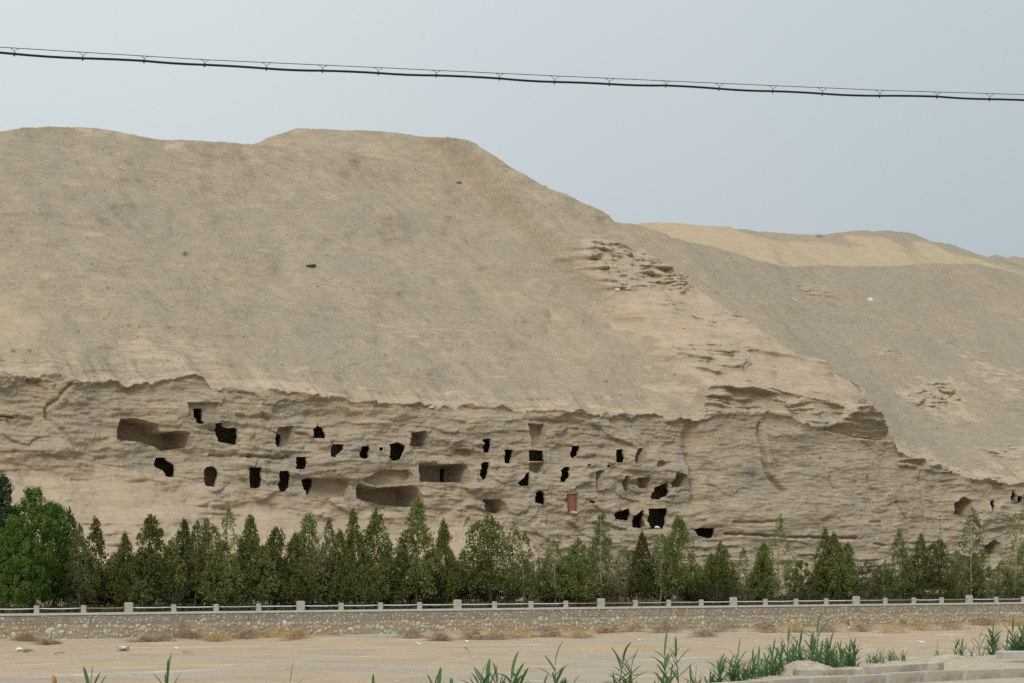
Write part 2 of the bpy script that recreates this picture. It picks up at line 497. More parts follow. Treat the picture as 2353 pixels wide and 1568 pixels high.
def reed_material():
    q = NT('reed_leaf', 0.55, 0.25)
    oi = q.n.new('ShaderNodeObjectInfo')
    c = q.mix(oi.outputs['Random'], (0.065, 0.150, 0.050), (0.150, 0.260, 0.100))
    c = q.mix(q.rng(q.noise(q.coord(), 5, 3), 0.35, 0.7, 0, 0.4), c, (0.10, 0.20, 0.09))
    q.color(c)
    tr = q.n.new('ShaderNodeBsdfTranslucent'); q.l.new(c, tr.inputs[0])
    ms = q.n.new('ShaderNodeMixShader'); ms.inputs[0].default_value = 0.3
    q.l.new(q.b.outputs[0], ms.inputs[1]); q.l.new(tr.outputs[0], ms.inputs[2])
    q.l.new(ms.outputs[0], q.n['Material Output'].inputs[0])
    return q.m


M['reed'] = reed_material()
M['reed_dry'] = simple_noise('dry_reed', (0.45, 0.34, 0.17), (0.58, 0.45, 0.25), 6.0, 0.9)
M['seed'] = simple_noise('reed_seed_head', (0.34, 0.15, 0.04), (0.46, 0.23, 0.08), 9.0, 0.95)

# ================================================================== THE HILL AND ITS CLIFF
TC0 = 52.0          # the cliff stands this far behind the river wall
KS = 1.54           # run per metre of rise on the scree


def curve(pts):
    u, v = np.array(pts, float).T
    q = [ray_st(a, b, TC0) for a, b in zip(u, v)]
    return np.array([a[0] for a in q]), np.array([a[1] for a in q])


CT = curve([(-300, 845), (0, 856), (60, 862), (130, 858), (200, 875), (290, 884), (345, 880), (375, 868), (430, 864), (466, 870), (480, 887),
            (550, 893), (620, 897), (700, 908), (850, 920), (1000, 930), (1150, 937), (1300, 940), (1420, 950), (1520, 957),
            (1600, 962), (1650, 950), (1700, 946), (1760, 948), (1800, 958), (1880, 975), (1960, 998), (2040, 1010), (2060, 1040),
            (2130, 1058), (2200, 1086), (2280, 1104), (2352, 1112), (2700, 1130)])
CB = curve([(-300, 1020), (0, 1040), (150, 1055), (300, 1082), (400, 1098), (480, 1118), (620, 1132), (690, 1152), (830, 1168),
            (900, 1176), (990, 1168), (1060, 1182), (1130, 1196), (1185, 1216), (1215, 1262), (1300, 1305), (1600, 1300), (1800, 1310),
            (2352, 1330), (2700, 1340)])
ztC_s, ztC_z = curve([(1300, 1030), (1700, 1050), (2060, 1070), (2130, 1064), (2200, 1088), (2280, 1106), (2352, 1114), (2700, 1132)])
_g = np.arange(CT[0][0], CT[0][-1], 0.5); _k = np.hanning(41); _k /= _k.sum()
CTS = (_g, np.convolve(np.pad(np.interp(_g, *CT), 20, mode='edge'), _k, 'valid'))
S_OF = lambda u: float(ray_st(u, 1000, TC0)[0])
BAND0, BAND1 = S_OF(1622), S_OF(2045)


def strata(S, Z, seed):
    """thin hard beds standing proud of softer ones, of uneven thickness, about 0..1"""
    w = Z * 0.80 + 0.6 * fbm(S / 15, Z / 10, 3, seed) + 0.10 * noise(S / 1.9, Z / 1.2, seed + 9)
    w2 = w * 2.6 + 0.5 * noise(S / 5, Z / 3, seed + 5)
    a = w - np.floor(w); b = w2 - np.floor(w2)
    m1 = np.clip(noise(S / 8, np.floor(w) * 3.7, seed + 2) * 1.9 + 0.35, 0, 1)
    m2 = np.clip(noise(S / 4, np.floor(w2) * 2.3, seed + 3) * 1.9 + 0.30, 0, 1)
    # a bed swells out slowly from above and breaks back sharply underneath
    pa = sstep(0.10, 0.24, a) * (1 - sstep(0.30, 0.95, a)); pb = sstep(0.08, 0.28, b) * (1 - sstep(0.35, 0.95, b))
    return pa * m1 * 0.65 + pb * m2 * 0.35


def TA(S, Z):
    S = np.asarray(S, float); Z = np.asarray(Z, float)
    zt = np.interp(S, *CT) + 0.48 * noise(S / 2.6, 0.3, 21) + 0.26 * noise(S / 0.8, 0.7, 22)
    zb = np.interp(S, *CB) + 0.5 * noise(S / 4.0, 0.3, 23)
    zts = np.interp(S, *CTS)
    far = sstep(0.3, 4.5, Z - zt)
    dz = np.where(Z > zt, np.maximum((Z - zt) * (1 - far) + (Z - zts) * far, 1e-3), Z - zt)
    band = sstep(BAND0 - 1, BAND0 + 1.5, S) * (1 - sstep(BAND1 - 2, BAND1 + 1, S))
    # bare face
    rgh = 1 - 0.6 * sstep(S_OF(1600), S_OF(1660), S) * (1 - sstep(S_OF(2080), S_OF(2200), S))
    n1 = fbm(S / 8.5, Z / 4.6, 4, 1); q1 = n1 * 5.0; f1 = q1 - np.floor(q1)
    ter = (np.floor(q1) + sstep(0.38, 0.62, f1)) / 5.0
    n2 = fbm(S / 2.6, Z / 0.9, 3, 5); q2 = n2 * 3.0; f2 = q2 - np.floor(q2)
    ter2 = (np.floor(q2) + sstep(0.36, 0.64, f2)) / 3.0
    face = TC0 + 0.20 * dz + 0.20 * n1 + 0.62 * ter * rgh + 0.10 * ter2 * rgh + 0.07 * fbm(S / 1.6, Z / 0.28, 3, 8)
    rough = 1 - 0.55 * sstep(S_OF(1600), S_OF(1660), S) * (1 - sstep(S_OF(2080), S_OF(2200), S))
    face = face - 0.30 * rough * (strata(S, Z, 31) - 0.2)
    blk = sstep(0.16, 0.24, noise(S / 3.2 + 0.15 * Z, Z / 1.6, 27)) * sstep(-0.2, 0.3, noise(S / 14, Z / 7, 28))
    face = face - 0.38 * blk * rough
    # blocky spalls low on the face, left to right where beds stick out above the trees
    low = sstep(S_OF(1180), S_OF(1240), S) * (1 - sstep(S_OF(2350), S_OF(2500), S)) * (1 - sstep(7.5, 10.5, Z))
    face = face - low * 0.55 * (strata(S, Z * 1.5, 47) - 0.3)
    # overhanging lip under the scree
    lipw = 0.26 + 0.14 * noise(S / 3, 2.2, 25) + 0.4 * band
    lip = (0.34 + 0.45 * noise(S / 3, 1.1, 24) + 0.50 * band)
    lip = np.clip(lip, 0.05, 3)
    under = np.exp(-np.clip(-dz, 0, 50) / lipw)
    face = face - lip * under * sstep(-2.2 * 1.5, -0.05, dz)
    # rock band of the spur, then scree
    bandh = 3.4 * band
    k = KS - 0.10 * band
    q = np.clip(dz, 0, None)
    in_band = np.minimum(q, bandh)
    slope = TC0 - lip * (1 - far) - 0.6 * far + 0.55 * in_band + k * np.clip(q - bandh, 0, None)
    slope = slope + 0.9 * sstep(0, 1.0, q) * fbm(S / 8, Z / 6, 3, 2) - (0.30 + 1.3 * (q < bandh)) * sstep(0, 0.8, q) * (strata(S, Z, 61) - 0.3) * (0.35 + 0.65 * (q < bandh + 1.5))
    big = sstep(0, 14, q)
    slope = slope + big * (2.1 * fbm(S / 34, Z / 22, 3, 12) + 0.55 * fbm(S / 9, Z / 7, 3, 13))
    slope = slope + sstep(0, 2, q) * (0.12 * fbm(S / 2.2, Z / 0.55, 3, 14) + 0.05 * fbm(S / 0.9, Z / 0.6, 2, 17))
    T = np.where(dz > 0, slope, face)
    # sandy apron at the foot
    ap = TC0 - 0.2 - 1.32 * (zb - Z) + 0.9 * fbm(S / 9, Z / 5, 3, 15) + 0.32 * fbm(S / 2.6, Z / 1.3, 3, 16) + 0.10 * fbm(S / 0.7, Z / 0.5, 2, 19)
    ap = ap - 0.55 * (strata(S + 3 * Z, Z * 1.2, 71) - 0.3) * sstep(-0.1, 0.5, noise(S / 11, Z / 5, 73) + 0.1)
    return np.where(Z < zb + 0.6, np.minimum(T, ap), T)


def TCf(S, Z):
    zt = np.interp(S, ztC_s, ztC_z)
    q = np.clip(Z - zt, 0, None)
    T = TC0 + 0.2 + KS * q + sstep(0, 6, q) * (1.5 * fbm(S / 26, Z / 18, 3, 18) + 0.5 * fbm(S / 8, Z / 6, 3, 20))
    T = T + sstep(0, 2, q) * (0.12 * fbm(S / 2.2, Z / 0.55, 3, 14) + 0.05 * fbm(S / 0.9, Z / 0.6, 2, 17))
    return T


def unproject(u, v, fn, n=26, t0=TC0):
    u = np.asarray(u, float); v = np.asarray(v, float); t = np.full(u.shape, t0)
    for _ in range(n):
        s, z, _y = ray_st(u, v, t)
        t = 0.45 * t + 0.55 * fn(s, z)
    s, z, _y = ray_st(u, v, t)
    return s, z


# crest of the spur: beyond it lies the next slope, farther back
_sc = np.array([(1390, 475), (1418, 503), (1460, 541), (1500, 575), (1590, 645), (1700, 722), (1800, 790), (1850, 817), (1920, 855), (1972, 888), (1988, 925), (2030, 962), (2052, 985), (2050, 1008)], float)
scs, scz = unproject(_sc[:, 0], _sc[:, 1], TA, 40)
_o = np.argsort(scz); SCZ, SCS = scz[_o], scs[_o]
# ridge line where the far summit stands behind the near shoulder
_rl = np.array([(540, 326), (580, 333), (680, 339), (780, 347), (880, 366), (960, 398), (1040, 430)], float)
rls, rlz = unproject(_rl[:, 0], _rl[:, 1], TA, 40)


def poly_sdf(P, S, Z):
    """signed distance to polygon P (negative inside) and nearest boundary points"""
    P = np.asarray(P, float); d2 = np.full(S.shape, 1e18); bs = np.zeros(S.shape); bz = np.zeros(S.shape)
    ins = np.zeros(S.shape, bool)
    for (x0, y0), (x1, y1) in zip(P, np.roll(P, -1, 0)):
        ex, ey = x1 - x0, y1 - y0
        h = np.clip(((S - x0) * ex + (Z - y0) * ey) / (ex * ex + ey * ey + 1e-12), 0, 1)
        px, py = x0 + h * ex, y0 + h * ey
        q = (S - px) ** 2 + (Z - py) ** 2
        m = q < d2; d2 = np.where(m, q, d2); bs = np.where(m, px, bs); bz = np.where(m, py, bz)
        c = (y0 > Z) != (y1 > Z)
        with np.errstate(divide='ignore', invalid='ignore'):
            xc = x0 + (Z - y0) * ex / (ey if ey != 0 else 1e-12)
        ins ^= c & (S < xc)
    d = np.sqrt(d2)
    return np.where(ins, -d, d), bs, bz


def upoly(pts, fn):
    a = np.array(pts, float); s, z = unproject(a[:, 0], a[:, 1], fn)
    return np.stack([s, z], 1)


SIMPLE_A = TA
SIMPLE_C = lambda s, z: TCf(s, z)
OUT = [  # beds cropping out of the scree: polygon, protrusion, softness, thickness of beds
    (upoly([(1285, 590), (1330, 548), (1400, 552), (1480, 580), (1592, 640), (1570, 672), (1480, 668), (1400, 665), (1340, 640)], SIMPLE_A), 1.5, 1.6, 0.9),
    (upoly([(1525, 795), (1660, 788), (1740, 800), (1715, 850), (1640, 856), (1590, 845)], SIMPLE_A), 1.0, 0.9, 1.1),
    (upoly([(1500, 690), (1620, 690), (1720, 735), (1640, 755), (1540, 730)], SIMPLE_A), 0.5, 1.2, 1.2),
    (upoly([(2085, 900), (2130, 872), (2180, 880), (2212, 915), (2150, 940), (2100, 925)], SIMPLE_C), 1.3, 0.9, 1.0),
    (upoly([(1990, 795), (2040, 780), (2060, 815), (2015, 830)], SIMPLE_C), 0.5, 1.2, 1.3),
    (upoly([(1830, 650), (1900, 640), (1925, 700), (1850, 690)], SIMPLE_C), 0.5, 1.5, 1.4),
    (upoly([(2030, 1055), (2120, 1050), (2200, 1080), (2190, 1092), (2060, 1072)], SIMPLE_C), 0.8, 0.6, 1.6),
    (upoly([(2260, 1030), (2352, 1015), (2420, 1030), (2400, 1055), (2290, 1050)], SIMPLE_C), 0.8, 0.8, 1.2),
    (upoly([(225, 355), (300, 352), (320, 385), (250, 375)], SIMPLE_A), 0.35, 1.5, 1.5),
]
PALE = [
    (upoly([(1395, 690), (1480, 668), (1592, 650), (1700, 724), (1850, 819), (1975, 892), (1940, 930), (1660, 905), (1600, 860), (1510, 790)], SIMPLE_A), 0.95, 2.2),
    (upoly([(255, 770), (350, 745), (470, 780), (520, 830), (480, 885), (340, 880), (280, 830)], SIMPLE_A), 0.47, 4.0),
    (upoly([(860, 720), (1040, 730), (1180, 810), (1060, 830), (900, 790)], SIMPLE_A), 0.42, 6.0),
    (upoly([(1480, 840), (1600, 870), (1640, 940), (1590, 955), (1500, 900)], SIMPLE_A), 0.5, 2.0),
    (upoly([(2180, 800), (2352, 850), (2352, 930), (2240, 880)], SIMPLE_C), 0.5, 4.0),
    (upoly([(2060, 900), (2130, 860), (2230, 880), (2230, 960), (2150, 960)], SIMPLE_C), 0.6, 2.0),
    (upoly([(160, 292), (280, 296), (300, 318), (200, 306)], SIMPLE_A), 0.6, 1.5),
    (upoly([(2050, 1020), (2250, 1085), (2352, 1080), (2352, 1112), (2200, 1088), (2060, 1042)], SIMPLE_C), 0.7, 1.0),
    (upoly([(380, 333), (388, 333), (468, 402), (456, 402)], SIMPLE_A), 0.55, 0.5),
    (upoly([(398, 334), (403, 334), (440, 372), (432, 372)], SIMPLE_A), 0.5, 0.4),
    (upoly([(130, 385), (150, 385), (260, 560), (225, 560)], SIMPLE_A), 0.36, 1.6),
    (upoly([(560, 430), (700, 425), (760, 452), (600, 448)], SIMPLE_A), 0.36, 2.0),
]


_b = [ray_st(u, v, TC0) for u, v in [(1888, 986), (1925, 969), (1958, 932), (1980, 926), (2012, 942), (2052, 985), (2046, 1008), (2010, 1011), (1955, 1002)]]
BLOCK = np.array([(float(a[0]), float(a[1])) for a in _b])


def T_all(S, Z):
    S = np.asarray(S, float); Z = np.asarray(Z, float)
    T = TA(S, Z)
    scr = np.interp(Z, SCZ, SCS) + 0.5 * noise(Z / 3.0, 0.4, 81)
    zt = np.interp(S, *CT)
    m = sstep(-1.6, 5.0, S - scr) * (Z > SCZ[0] - 2.0) * sstep(-0.3, 0.3, Z - np.interp(S, ztC_s, ztC_z))
    # the spur rises to a rounded edge towards its crest
    edge = np.exp(-np.clip(scr - S, 0, 100) / 2.5) * (S < scr) * (Z > SCZ[0] - 0.5)
    lowz = 1 - sstep(SCZ[-1] - 14, SCZ[-1] - 5, Z)
    T = T + lowz * (0.5 * edge ** 2 - 1.2 * np.exp(-((scr - S - 5) / 5.0) ** 2) * sstep(SCZ[0] + 3, SCZ[0] + 6, Z))
    T = T + (np.maximum(TCf(S, Z), T) - T) * m
    # far summit
    zr = np.interp(S, rls, rlz, left=500, right=500)
    amt = 11.0 * (1 - sstep(rls[2], rls[-1], S))
    T = T + amt * sstep(0, 1.4, Z - zr)
    for P, a, soft, fr in OUT:
        lo, hi = P.min(0) - soft, P.max(0) + soft
        w = (S > lo[0]) & (S < hi[0]) & (Z > lo[1]) & (Z < hi[1])
        if not w.any(): continue
        d, _, _ = poly_sdf(P, S[w], Z[w])
        k = sstep(soft * 0.6, -soft * 0.6, d + 0.5 * fbm(S[w] / 2.5, Z[w] / 1.2, 3, 91))
        T[w] = T[w] - k * a * (strata(S[w] * 1.8, Z[w] * fr, 95) * 1.15 + 0.05 + 0.25 * fbm(S[w] / 1.3, Z[w] / 0.7, 3, 97))
    # undercut block at the low end of the spur: its face leans out over its foot
    lo, hi = BLOCK.min(0) - 1, BLOCK.max(0) + 1
    w = (S > lo[0]) & (S < hi[0]) & (Z > lo[1]) & (Z < hi[1])
    if w.any():
        d, _, _ = poly_sdf(BLOCK, S[w], Z[w])
        k = sstep(0.12, -0.12, d + 0.12 * fbm(S[w] / 0.9, Z[w] / 0.6, 2, 99))
        tb = TC0 - 1.7 + 0.72 * (BLOCK[:, 1].max() - Z[w]) - 0.75 * (strata(S[w], Z[w] * 1.6, 98) - 0.2) + 0.18 * fbm(S[w] / 1.2, Z[w] / 0.6, 3, 96)
        T[w] = T[w] * (1 - k) + tb * k
    # clefts in the smooth right-hand face
    for pts, wd, dp in CRACKS:
        lo, hi = pts.min(0) - 1, pts.max(0) + 1
        w = (S > lo[0]) & (S < hi[0]) & (Z > lo[1]) & (Z < hi[1])
        if not w.any(): continue
        d2 = np.full(w.sum(), 1e9); sw, zw = S[w], Z[w]
        for (x0, y0), (x1, y1) in zip(pts[:-1], pts[1:]):
            ex, ey = x1 - x0, y1 - y0
            h = np.clip(((sw - x0) * ex + (zw - y0) * ey) / (ex * ex + ey * ey), 0, 1)
            d2 = np.minimum(d2, (sw - x0 - h * ex) ** 2 + (zw - y0 - h * ey) ** 2)
        T[w] = T[w] + dp * np.exp(-d2 / wd ** 2)
    return T


def crack(pts, wd, dp):
    a = np.array(pts, float); s, z, _ = ray_st(a[:, 0], a[:, 1], TC0)
    p = np.stack([s, z], 1); o = [p[0]]
    for q0, q1 in zip(p[:-1], p[1:]):
        n = max(2, int(np.linalg.norm(q1 - q0) / 0.5))
        for i in range(1, n + 1):
            o.append(q0 + (q1 - q0) * i / n + RNG.normal(0, 0.05, 2))
    return (np.array(o), wd, dp)


DZ = lambda *p: [(1578 + .3291 * x, 789 + .3291 * y) for x, y in p]
CRACKS = [
    crack(DZ((490, 570), (485, 660), (500, 800), (515, 900), (560, 960), (625, 1030)), 0.30, 0.9),
    crack(DZ((545, 640), (580, 800), (620, 900)), 0.22, 0.3),
    crack(DZ((1610, 890), (1600, 1000), (1605, 1140), (1598, 1240)), 0.12, 0.55),
    crack(DZ((1215, 930), (1225, 990), (1250, 1030)), 0.14, 0.4),
    crack(DZ((955, 930), (960, 985), (985, 1015)), 0.14, 0.4),
    crack(DZ((915, 800), (935, 855)), 0.14, 0.4),
    crack(DZ((1400, 1100), (1430, 1170), (1470, 1230)), 0.12, 0.35),
    crack(DZ((1720, 1210), (1715, 1330), (1705, 1420)), 0.12, 0.35),
    crack(DZ((180, 1325), (400, 1335), (650, 1350), (1080, 1355)), 0.13, 0.8),
    crack(DZ((230, 1245), (400, 1250), (560, 1235)), 0.13, 0.5),
    crack(DZ((1190, 1245), (1280, 1247)), 0.12, 0.5),
    crack(DZ((1200, 1395), (1280, 1402)), 0.12, 0.5),
    crack(DZ((30, 600), (15, 800), (5, 950), (0, 1100)), 0.8, 0.9),
    crack([(160, 880), (100, 940), (105, 960), (135, 990), (160, 1030)], 0.16, 0.5),
    crack([(556, 1048), (640, 1052), (655, 1050)], 0.16, 0.7),
    crack([(470, 1046), (560, 1048)], 0.14, 0.5),
]

# ------------------------------------------------------------------ cave mouths (outline, depth) and shallow niches
FA = lambda p: [(.2516 * x, 828.5 + .2516 * y) for x, y in p]
FB = lambda p: [(552.3 + .2516 * x, 828.5 + .2516 * y) for x, y in p]
FC = lambda p: [(1065.2 + .2516 * x, 907.4 + .2516 * y) for x, y in p]
FD = lambda p: [(1578 + .3291 * x, 789 + .3291 * y) for x, y in p]
NICHES = [
    (FA([(1100, 520), (1240, 517), (1410, 560), (1450, 572), (1470, 640), (1700, 632), (1735, 650), (1750, 790), (1640, 800), (1480, 830), (1400, 775), (1280, 735), (1070, 715), (1085, 560)]), 2.0),
    (FA([(1710, 372), (2005, 368), (2008, 560), (1960, 575), (1712, 500)]), 0.55),
    (FB([(332, 640), (360, 598), (490, 585), (492, 760), (420, 785), (332, 782)]), 0.9),
    (FB([(1560, 648), (1700, 632), (1725, 690), (1728, 780), (1545, 775)]), 1.3),
    (FB([(1632, 932), (1700, 925), (1870, 935), (2040, 930), (2078, 950), (2102, 1050), (2105, 1108), (1760, 1105), (1690, 1098), (1635, 1100)]), 2.2),
    (FB([(552, 1085), (610, 1055), (710, 1060), (930, 1060), (1000, 1090), (1015, 1240), (880, 1248), (720, 1245), (690, 1240), (610, 1215), (565, 1140)]), 1.7),
    (FB([(1070, 1110), (1250, 1150), (1560, 1130), (1620, 1150), (1670, 1230), (1680, 1325), (1480, 1330), (1240, 1305), (1055, 1250)]), 2.1),
    (FB([(1100, 1085), (1190, 1040), (1300, 985), (1540, 985), (1590, 1040), (1570, 1125), (1250, 1145)]), 0.7),
    (FC([(580, 250), (740, 258), (745, 440), (700, 470), (620, 470), (615, 390)]), 1.1),
    (FC([(597, 606), (735, 605), (725, 700), (700, 720), (603, 690)]), 0.9),
    (FC([(1205, 690), (1290, 672), (1280, 860), (1200, 862)]), 0.8),
    (FC([(1555, 600), (1570, 530), (1600, 475), (1640, 480), (1640, 560), (1645, 660), (1580, 618)]), 1.3),
    (FC([(1465, 860), (1475, 730), (1505, 725), (1525, 760), (1525, 915), (1480, 900)]), 1.1),
    (FC([(1580, 745), (1720, 740), (1710, 845), (1605, 850)]), 1.2),
    (FC([(1905, 790), (1935, 740), (1940, 700), (2000, 700), (2050, 740), (2050, 835), (1900, 835)]), 1.6),
    (FC([(1760, 640), (1770, 600), (1820, 585), (1860, 620), (1850, 650), (1780, 660)]), 0.6),
    (FC([(180, 940), (340, 940), (400, 1000), (400, 1070), (330, 1090), (180, 1050)]), 1.4),
    (FC([(945, 895), (1048, 895), (1048, 1068), (950, 1068)]), 0.35),
    (FD([(1858, 1190), (1862, 1110), (1930, 1060), (1990, 1090), (2010, 1195)]), 1.8),
    (FD([(2125, 968), (2218, 966), (2242, 1060), (2140, 1062)]), 0.35),
    (FD([(1970, 1420), (2040, 1350), (2060, 1380), (2040, 1450), (1975, 1480)]), 0.6),
    (FB([(1930, 800), (2070, 795), (2115, 820), (2110, 880), (2060, 880)]), 0.45),
    (FD([(2072, 1410), (2150, 1360), (2192, 1390), (2192, 1460), (2120, 1475), (2068, 1462)]), 2.0),
    (FA([(225, 150), (380, 165), (350, 210), (240, 205)]), 0.4),
    (FA([(0, 485), (100, 490), (175, 525), (60, 520), (0, 515)]), 0.6),
]
HOLES = [
    (FA([(1795, 427), (1880, 425), (1885, 500), (1882, 565), (1835, 572), (1792, 560)]), 4.0),
    (FA([(1967, 565), (2025, 560), (2035, 600), (2075, 612), (2135, 600), (2157, 625), (2157, 765), (1990, 735), (1968, 650)]), 5.0),
    (FA([(1400, 945), (1420, 880), (1495, 878), (1515, 908), (1570, 940), (1588, 990), (1580, 1055), (1510, 1050), (1490, 1000), (1420, 965)]), 5.0),
    (FA([(1860, 1000), (1885, 960), (1930, 955), (1970, 985), (1982, 1040), (1965, 1090), (1955, 1150), (1880, 1140), (1858, 1070)]), 2.6),
    (FB([(88, 965), (185, 965), (190, 1070), (180, 1140), (140, 1165), (85, 1155), (83, 1040)]), 4.5),
    (FB([(360, 1000), (425, 998), (450, 1050), (440, 1150), (400, 1195), (357, 1180), (358, 1080)]), 4.0),
    (FB([(510, 870), (590, 868), (595, 930), (590, 985), (510, 985)]), 3.5),
    (FB([(340, 670), (375, 650), (415, 670), (425, 730), (405, 780), (338, 776)]), 3.0),
    (FB([(648, 700), (660, 620), (700, 585), (735, 610), (775, 680), (770, 705)]), 4.5),
    (FB([(835, 752), (930, 757), (935, 800), (880, 880), (825, 870), (822, 830)]), 2.4),
    (FB([(1100, 775), (1160, 768), (1175, 800), (1172, 870), (1140, 892), (1095, 880), (1080, 845), (1100, 820)]), 5.0),
    (FB([(1258, 783), (1308, 783), (1308, 816), (1258, 816)]), 3.0),
    (FB([(1360, 755), (1430, 740), (1500, 770), (1490, 820), (1460, 890), (1400, 910), (1358, 880)]), 5.5),
    (FB([(2213, 705), (2272, 705), (2277, 780), (2265, 832), (2218, 832)]), 4.5),
    (FB([(2193, 940), (2215, 915), (2262, 920), (2254, 1010), (2242, 1070), (2210, 1088), (2191, 1050)]), 4.5),
    (FB([(2010, 966), (2046, 962), (2068, 1040), (2070, 1092), (2024, 1086)]), 3.0),
    (FB([(562, 1092), (620, 1064), (720, 1068), (715, 1130), (690, 1232), (614, 1210), (572, 1140)]), 3.5),
    (FC([(373, 490), (442, 492), (434, 560), (425, 617), (378, 617)]), 4.5),
    (FC([(597, 494), (715, 502), (733, 598), (597, 600)]), 3.2),
    (FC([(490, 800), (585, 680), (600, 820), (520, 825)]), 4.0),
    (FC([(650, 935), (665, 880), (700, 858), (735, 900), (738, 1000), (650, 975)]), 5.0),
    (FC([(985, 455), (1045, 458), (1035, 540), (1015, 585), (975, 560), (970, 530)]), 4.5),
    (FC([(885, 680), (920, 645), (965, 655), (960, 740), (940, 790), (880, 785)]), 4.5),
    (FC([(1390, 540), (1395, 492), (1440, 485), (1455, 530), (1450, 612), (1395, 612)]), 3.5),
    (FC([(1710, 908), (1740, 840), (1860, 785), (1872, 880), (1865, 908), (1780, 948), (1712, 945)]), 3.5),
    (FC([(1375, 1105), (1390, 1065), (1500, 1025), (1505, 1140), (1480, 1140), (1375, 1125)]), 4.0),
    (FC([(1540, 1200), (1545, 1100), (1620, 1040), (1640, 1060), (1660, 1200), (1600, 1210)]), 4.5),
    (FC([(1685, 1030), (1850, 1024), (1840, 1100), (1820, 1215), (1690, 1220)]), 5.0),
    (FC([(2100, 1220), (2160, 1202), (2280, 1210), (2275, 1290), (2225, 1305), (2140, 1275)]), 5.0),
    (FC([(1140, 968), (1172, 955), (1206, 968), (1182, 986)]), 1.5),
    (FC([(1126, 625), (1150, 622), (1156, 645), (1132, 650)]), 1.5),
    (FC([(1310, 630), (1330, 628), (1332, 655), (1312, 655)]), 1.5),
    (FD([(2118, 1085), (2140, 1090), (2150, 1130), (2140, 1185), (2118, 1180)]), 3.0),
    (FD([(2262, 1090), (2280, 1010), (2312, 1080), (2302, 1112)]), 3.5),
    (FD([(2306, 1060), (2340, 1060), (2340, 1108), (2308, 1100)]), 2.0),
    (FD([(2066, 1452), (2074, 1418), (2096, 1430), (2098, 1466)]), 3.5),
]

# ------------------------------------------------------------------ the sheet
SL = np.concatenate([np.arange(-22.0, 150.0, 0.125), np.arange(150.0, 250.0, 0.3)])
DZ0, ZLO, ZMID = 0.115, 1.4, 27.0
ZL = np.arange(ZLO, ZMID, DZ0)
NU = 205
_sil = np.array([(-400, 345), (-200, 330), (-80, 318), (0, 303), (60, 294), (130, 291), (220, 294), (290, 307), (370, 322), (440, 323), (500, 326), (578, 332)], float)
_silB = np.array([(592, 328), (620, 315), (680, 296), (760, 298), (880, 303), (950, 311), (1040, 323), (1090, 329), (1130, 355), (1200, 398), (1250, 430), (1330, 462), (1390, 490), (1418, 503)], float)
_silC = np.array([(1395, 508), (1450, 514), (1540, 545), (1640, 567), (1740, 596), (1810, 613), (1880, 609), (1960, 613), (2050, 612), (2150, 604), (2250, 608), (2352, 630), (2600, 690)], float)
SIMPLE_B = lambda s, z: SIMPLE_A(s, z) + 11.0 * (1 - sstep(rls[2], rls[-1], s)) + 0.0


def smooth_part(fn, S, Z):
    return fn(S, Z)


cs, cz = [], []
for sil, fn in ((_sil, SIMPLE_A), (_silB, SIMPLE_B), (_silC, SIMPLE_C)):
    full = lambda s, z, fn=fn: (TCf(s, z) if fn is SIMPLE_C else TA(s, z) + (fn(s, z) - SIMPLE_A(s, z)))
    a, b = unproject(sil[:, 0], sil[:, 1], full)
    cs.append(a); cz.append(b)
0 and print('CREST', [np.round(a, 1).tolist() for a in cs], [np.round(a, 1).tolist() for a in cz]); print('SPUR', SCS.round(1), SCZ.round(1))
cs, cz = np.concatenate(cs), np.concatenate(cz)
_o = np.argsort(cs); cs, cz = cs[_o], cz[_o]
crest = np.interp(SL, cs, cz)
ker = np.hanning(13); ker /= ker.sum()
crest = np.convolve(np.pad(crest, 6, mode='edge'), ker, 'valid') + 0.10 * noise(SL / 1.4, 0.5, 33) + 0.05 * noise(SL / 0.5, 0.5, 34)
NLr = len(ZL)
S = np.repeat(SL[None, :], NLr + NU, 0)
Z = np.empty_like(S)
Z[:NLr] = ZL[:, None]
fr = (np.arange(1, NU + 1) / NU)[:, None]
Z[NLr:] = ZL[-1] + (crest[None, :] - ZL[-1]) * fr
NR, NC = S.shape

# cave outlines on the cliff, with a little raggedness
def ragged(P, seed):
    P = np.asarray(P); o = []
    rr = np.random.default_rng(seed)
    for a, b in zip(P, np.roll(P, -1, 0)):
        L = np.linalg.norm(b - a); n = max(1, int(L / 0.28))
        for i in range(n):
            o.append(a + (b - a) * i / n + (rr.normal(0, 0.018, 2) if i else rr.normal(0, 0.012, 2)))
    return np.array(o)


niche_id = np.full((NR - 1, NC - 1), -1, int); hole_id = niche_id.copy()
add_t = np.zeros((NR, NC))


def window(P, pad=0.5):
    i0 = max(0, int((P[:, 0].min() - pad - SL[0]) / 0.125)); i1 = min(NC - 1, int((P[:, 0].max() + pad - SL[0]) / 0.125) + 2)
    j0 = max(0, int((P[:, 1].min() - pad - ZLO) / DZ0)); j1 = min(NLr - 1, int((P[:, 1].max() + pad - ZLO) / DZ0) + 2)
    return slice(j0, j1), slice(i0, i1)


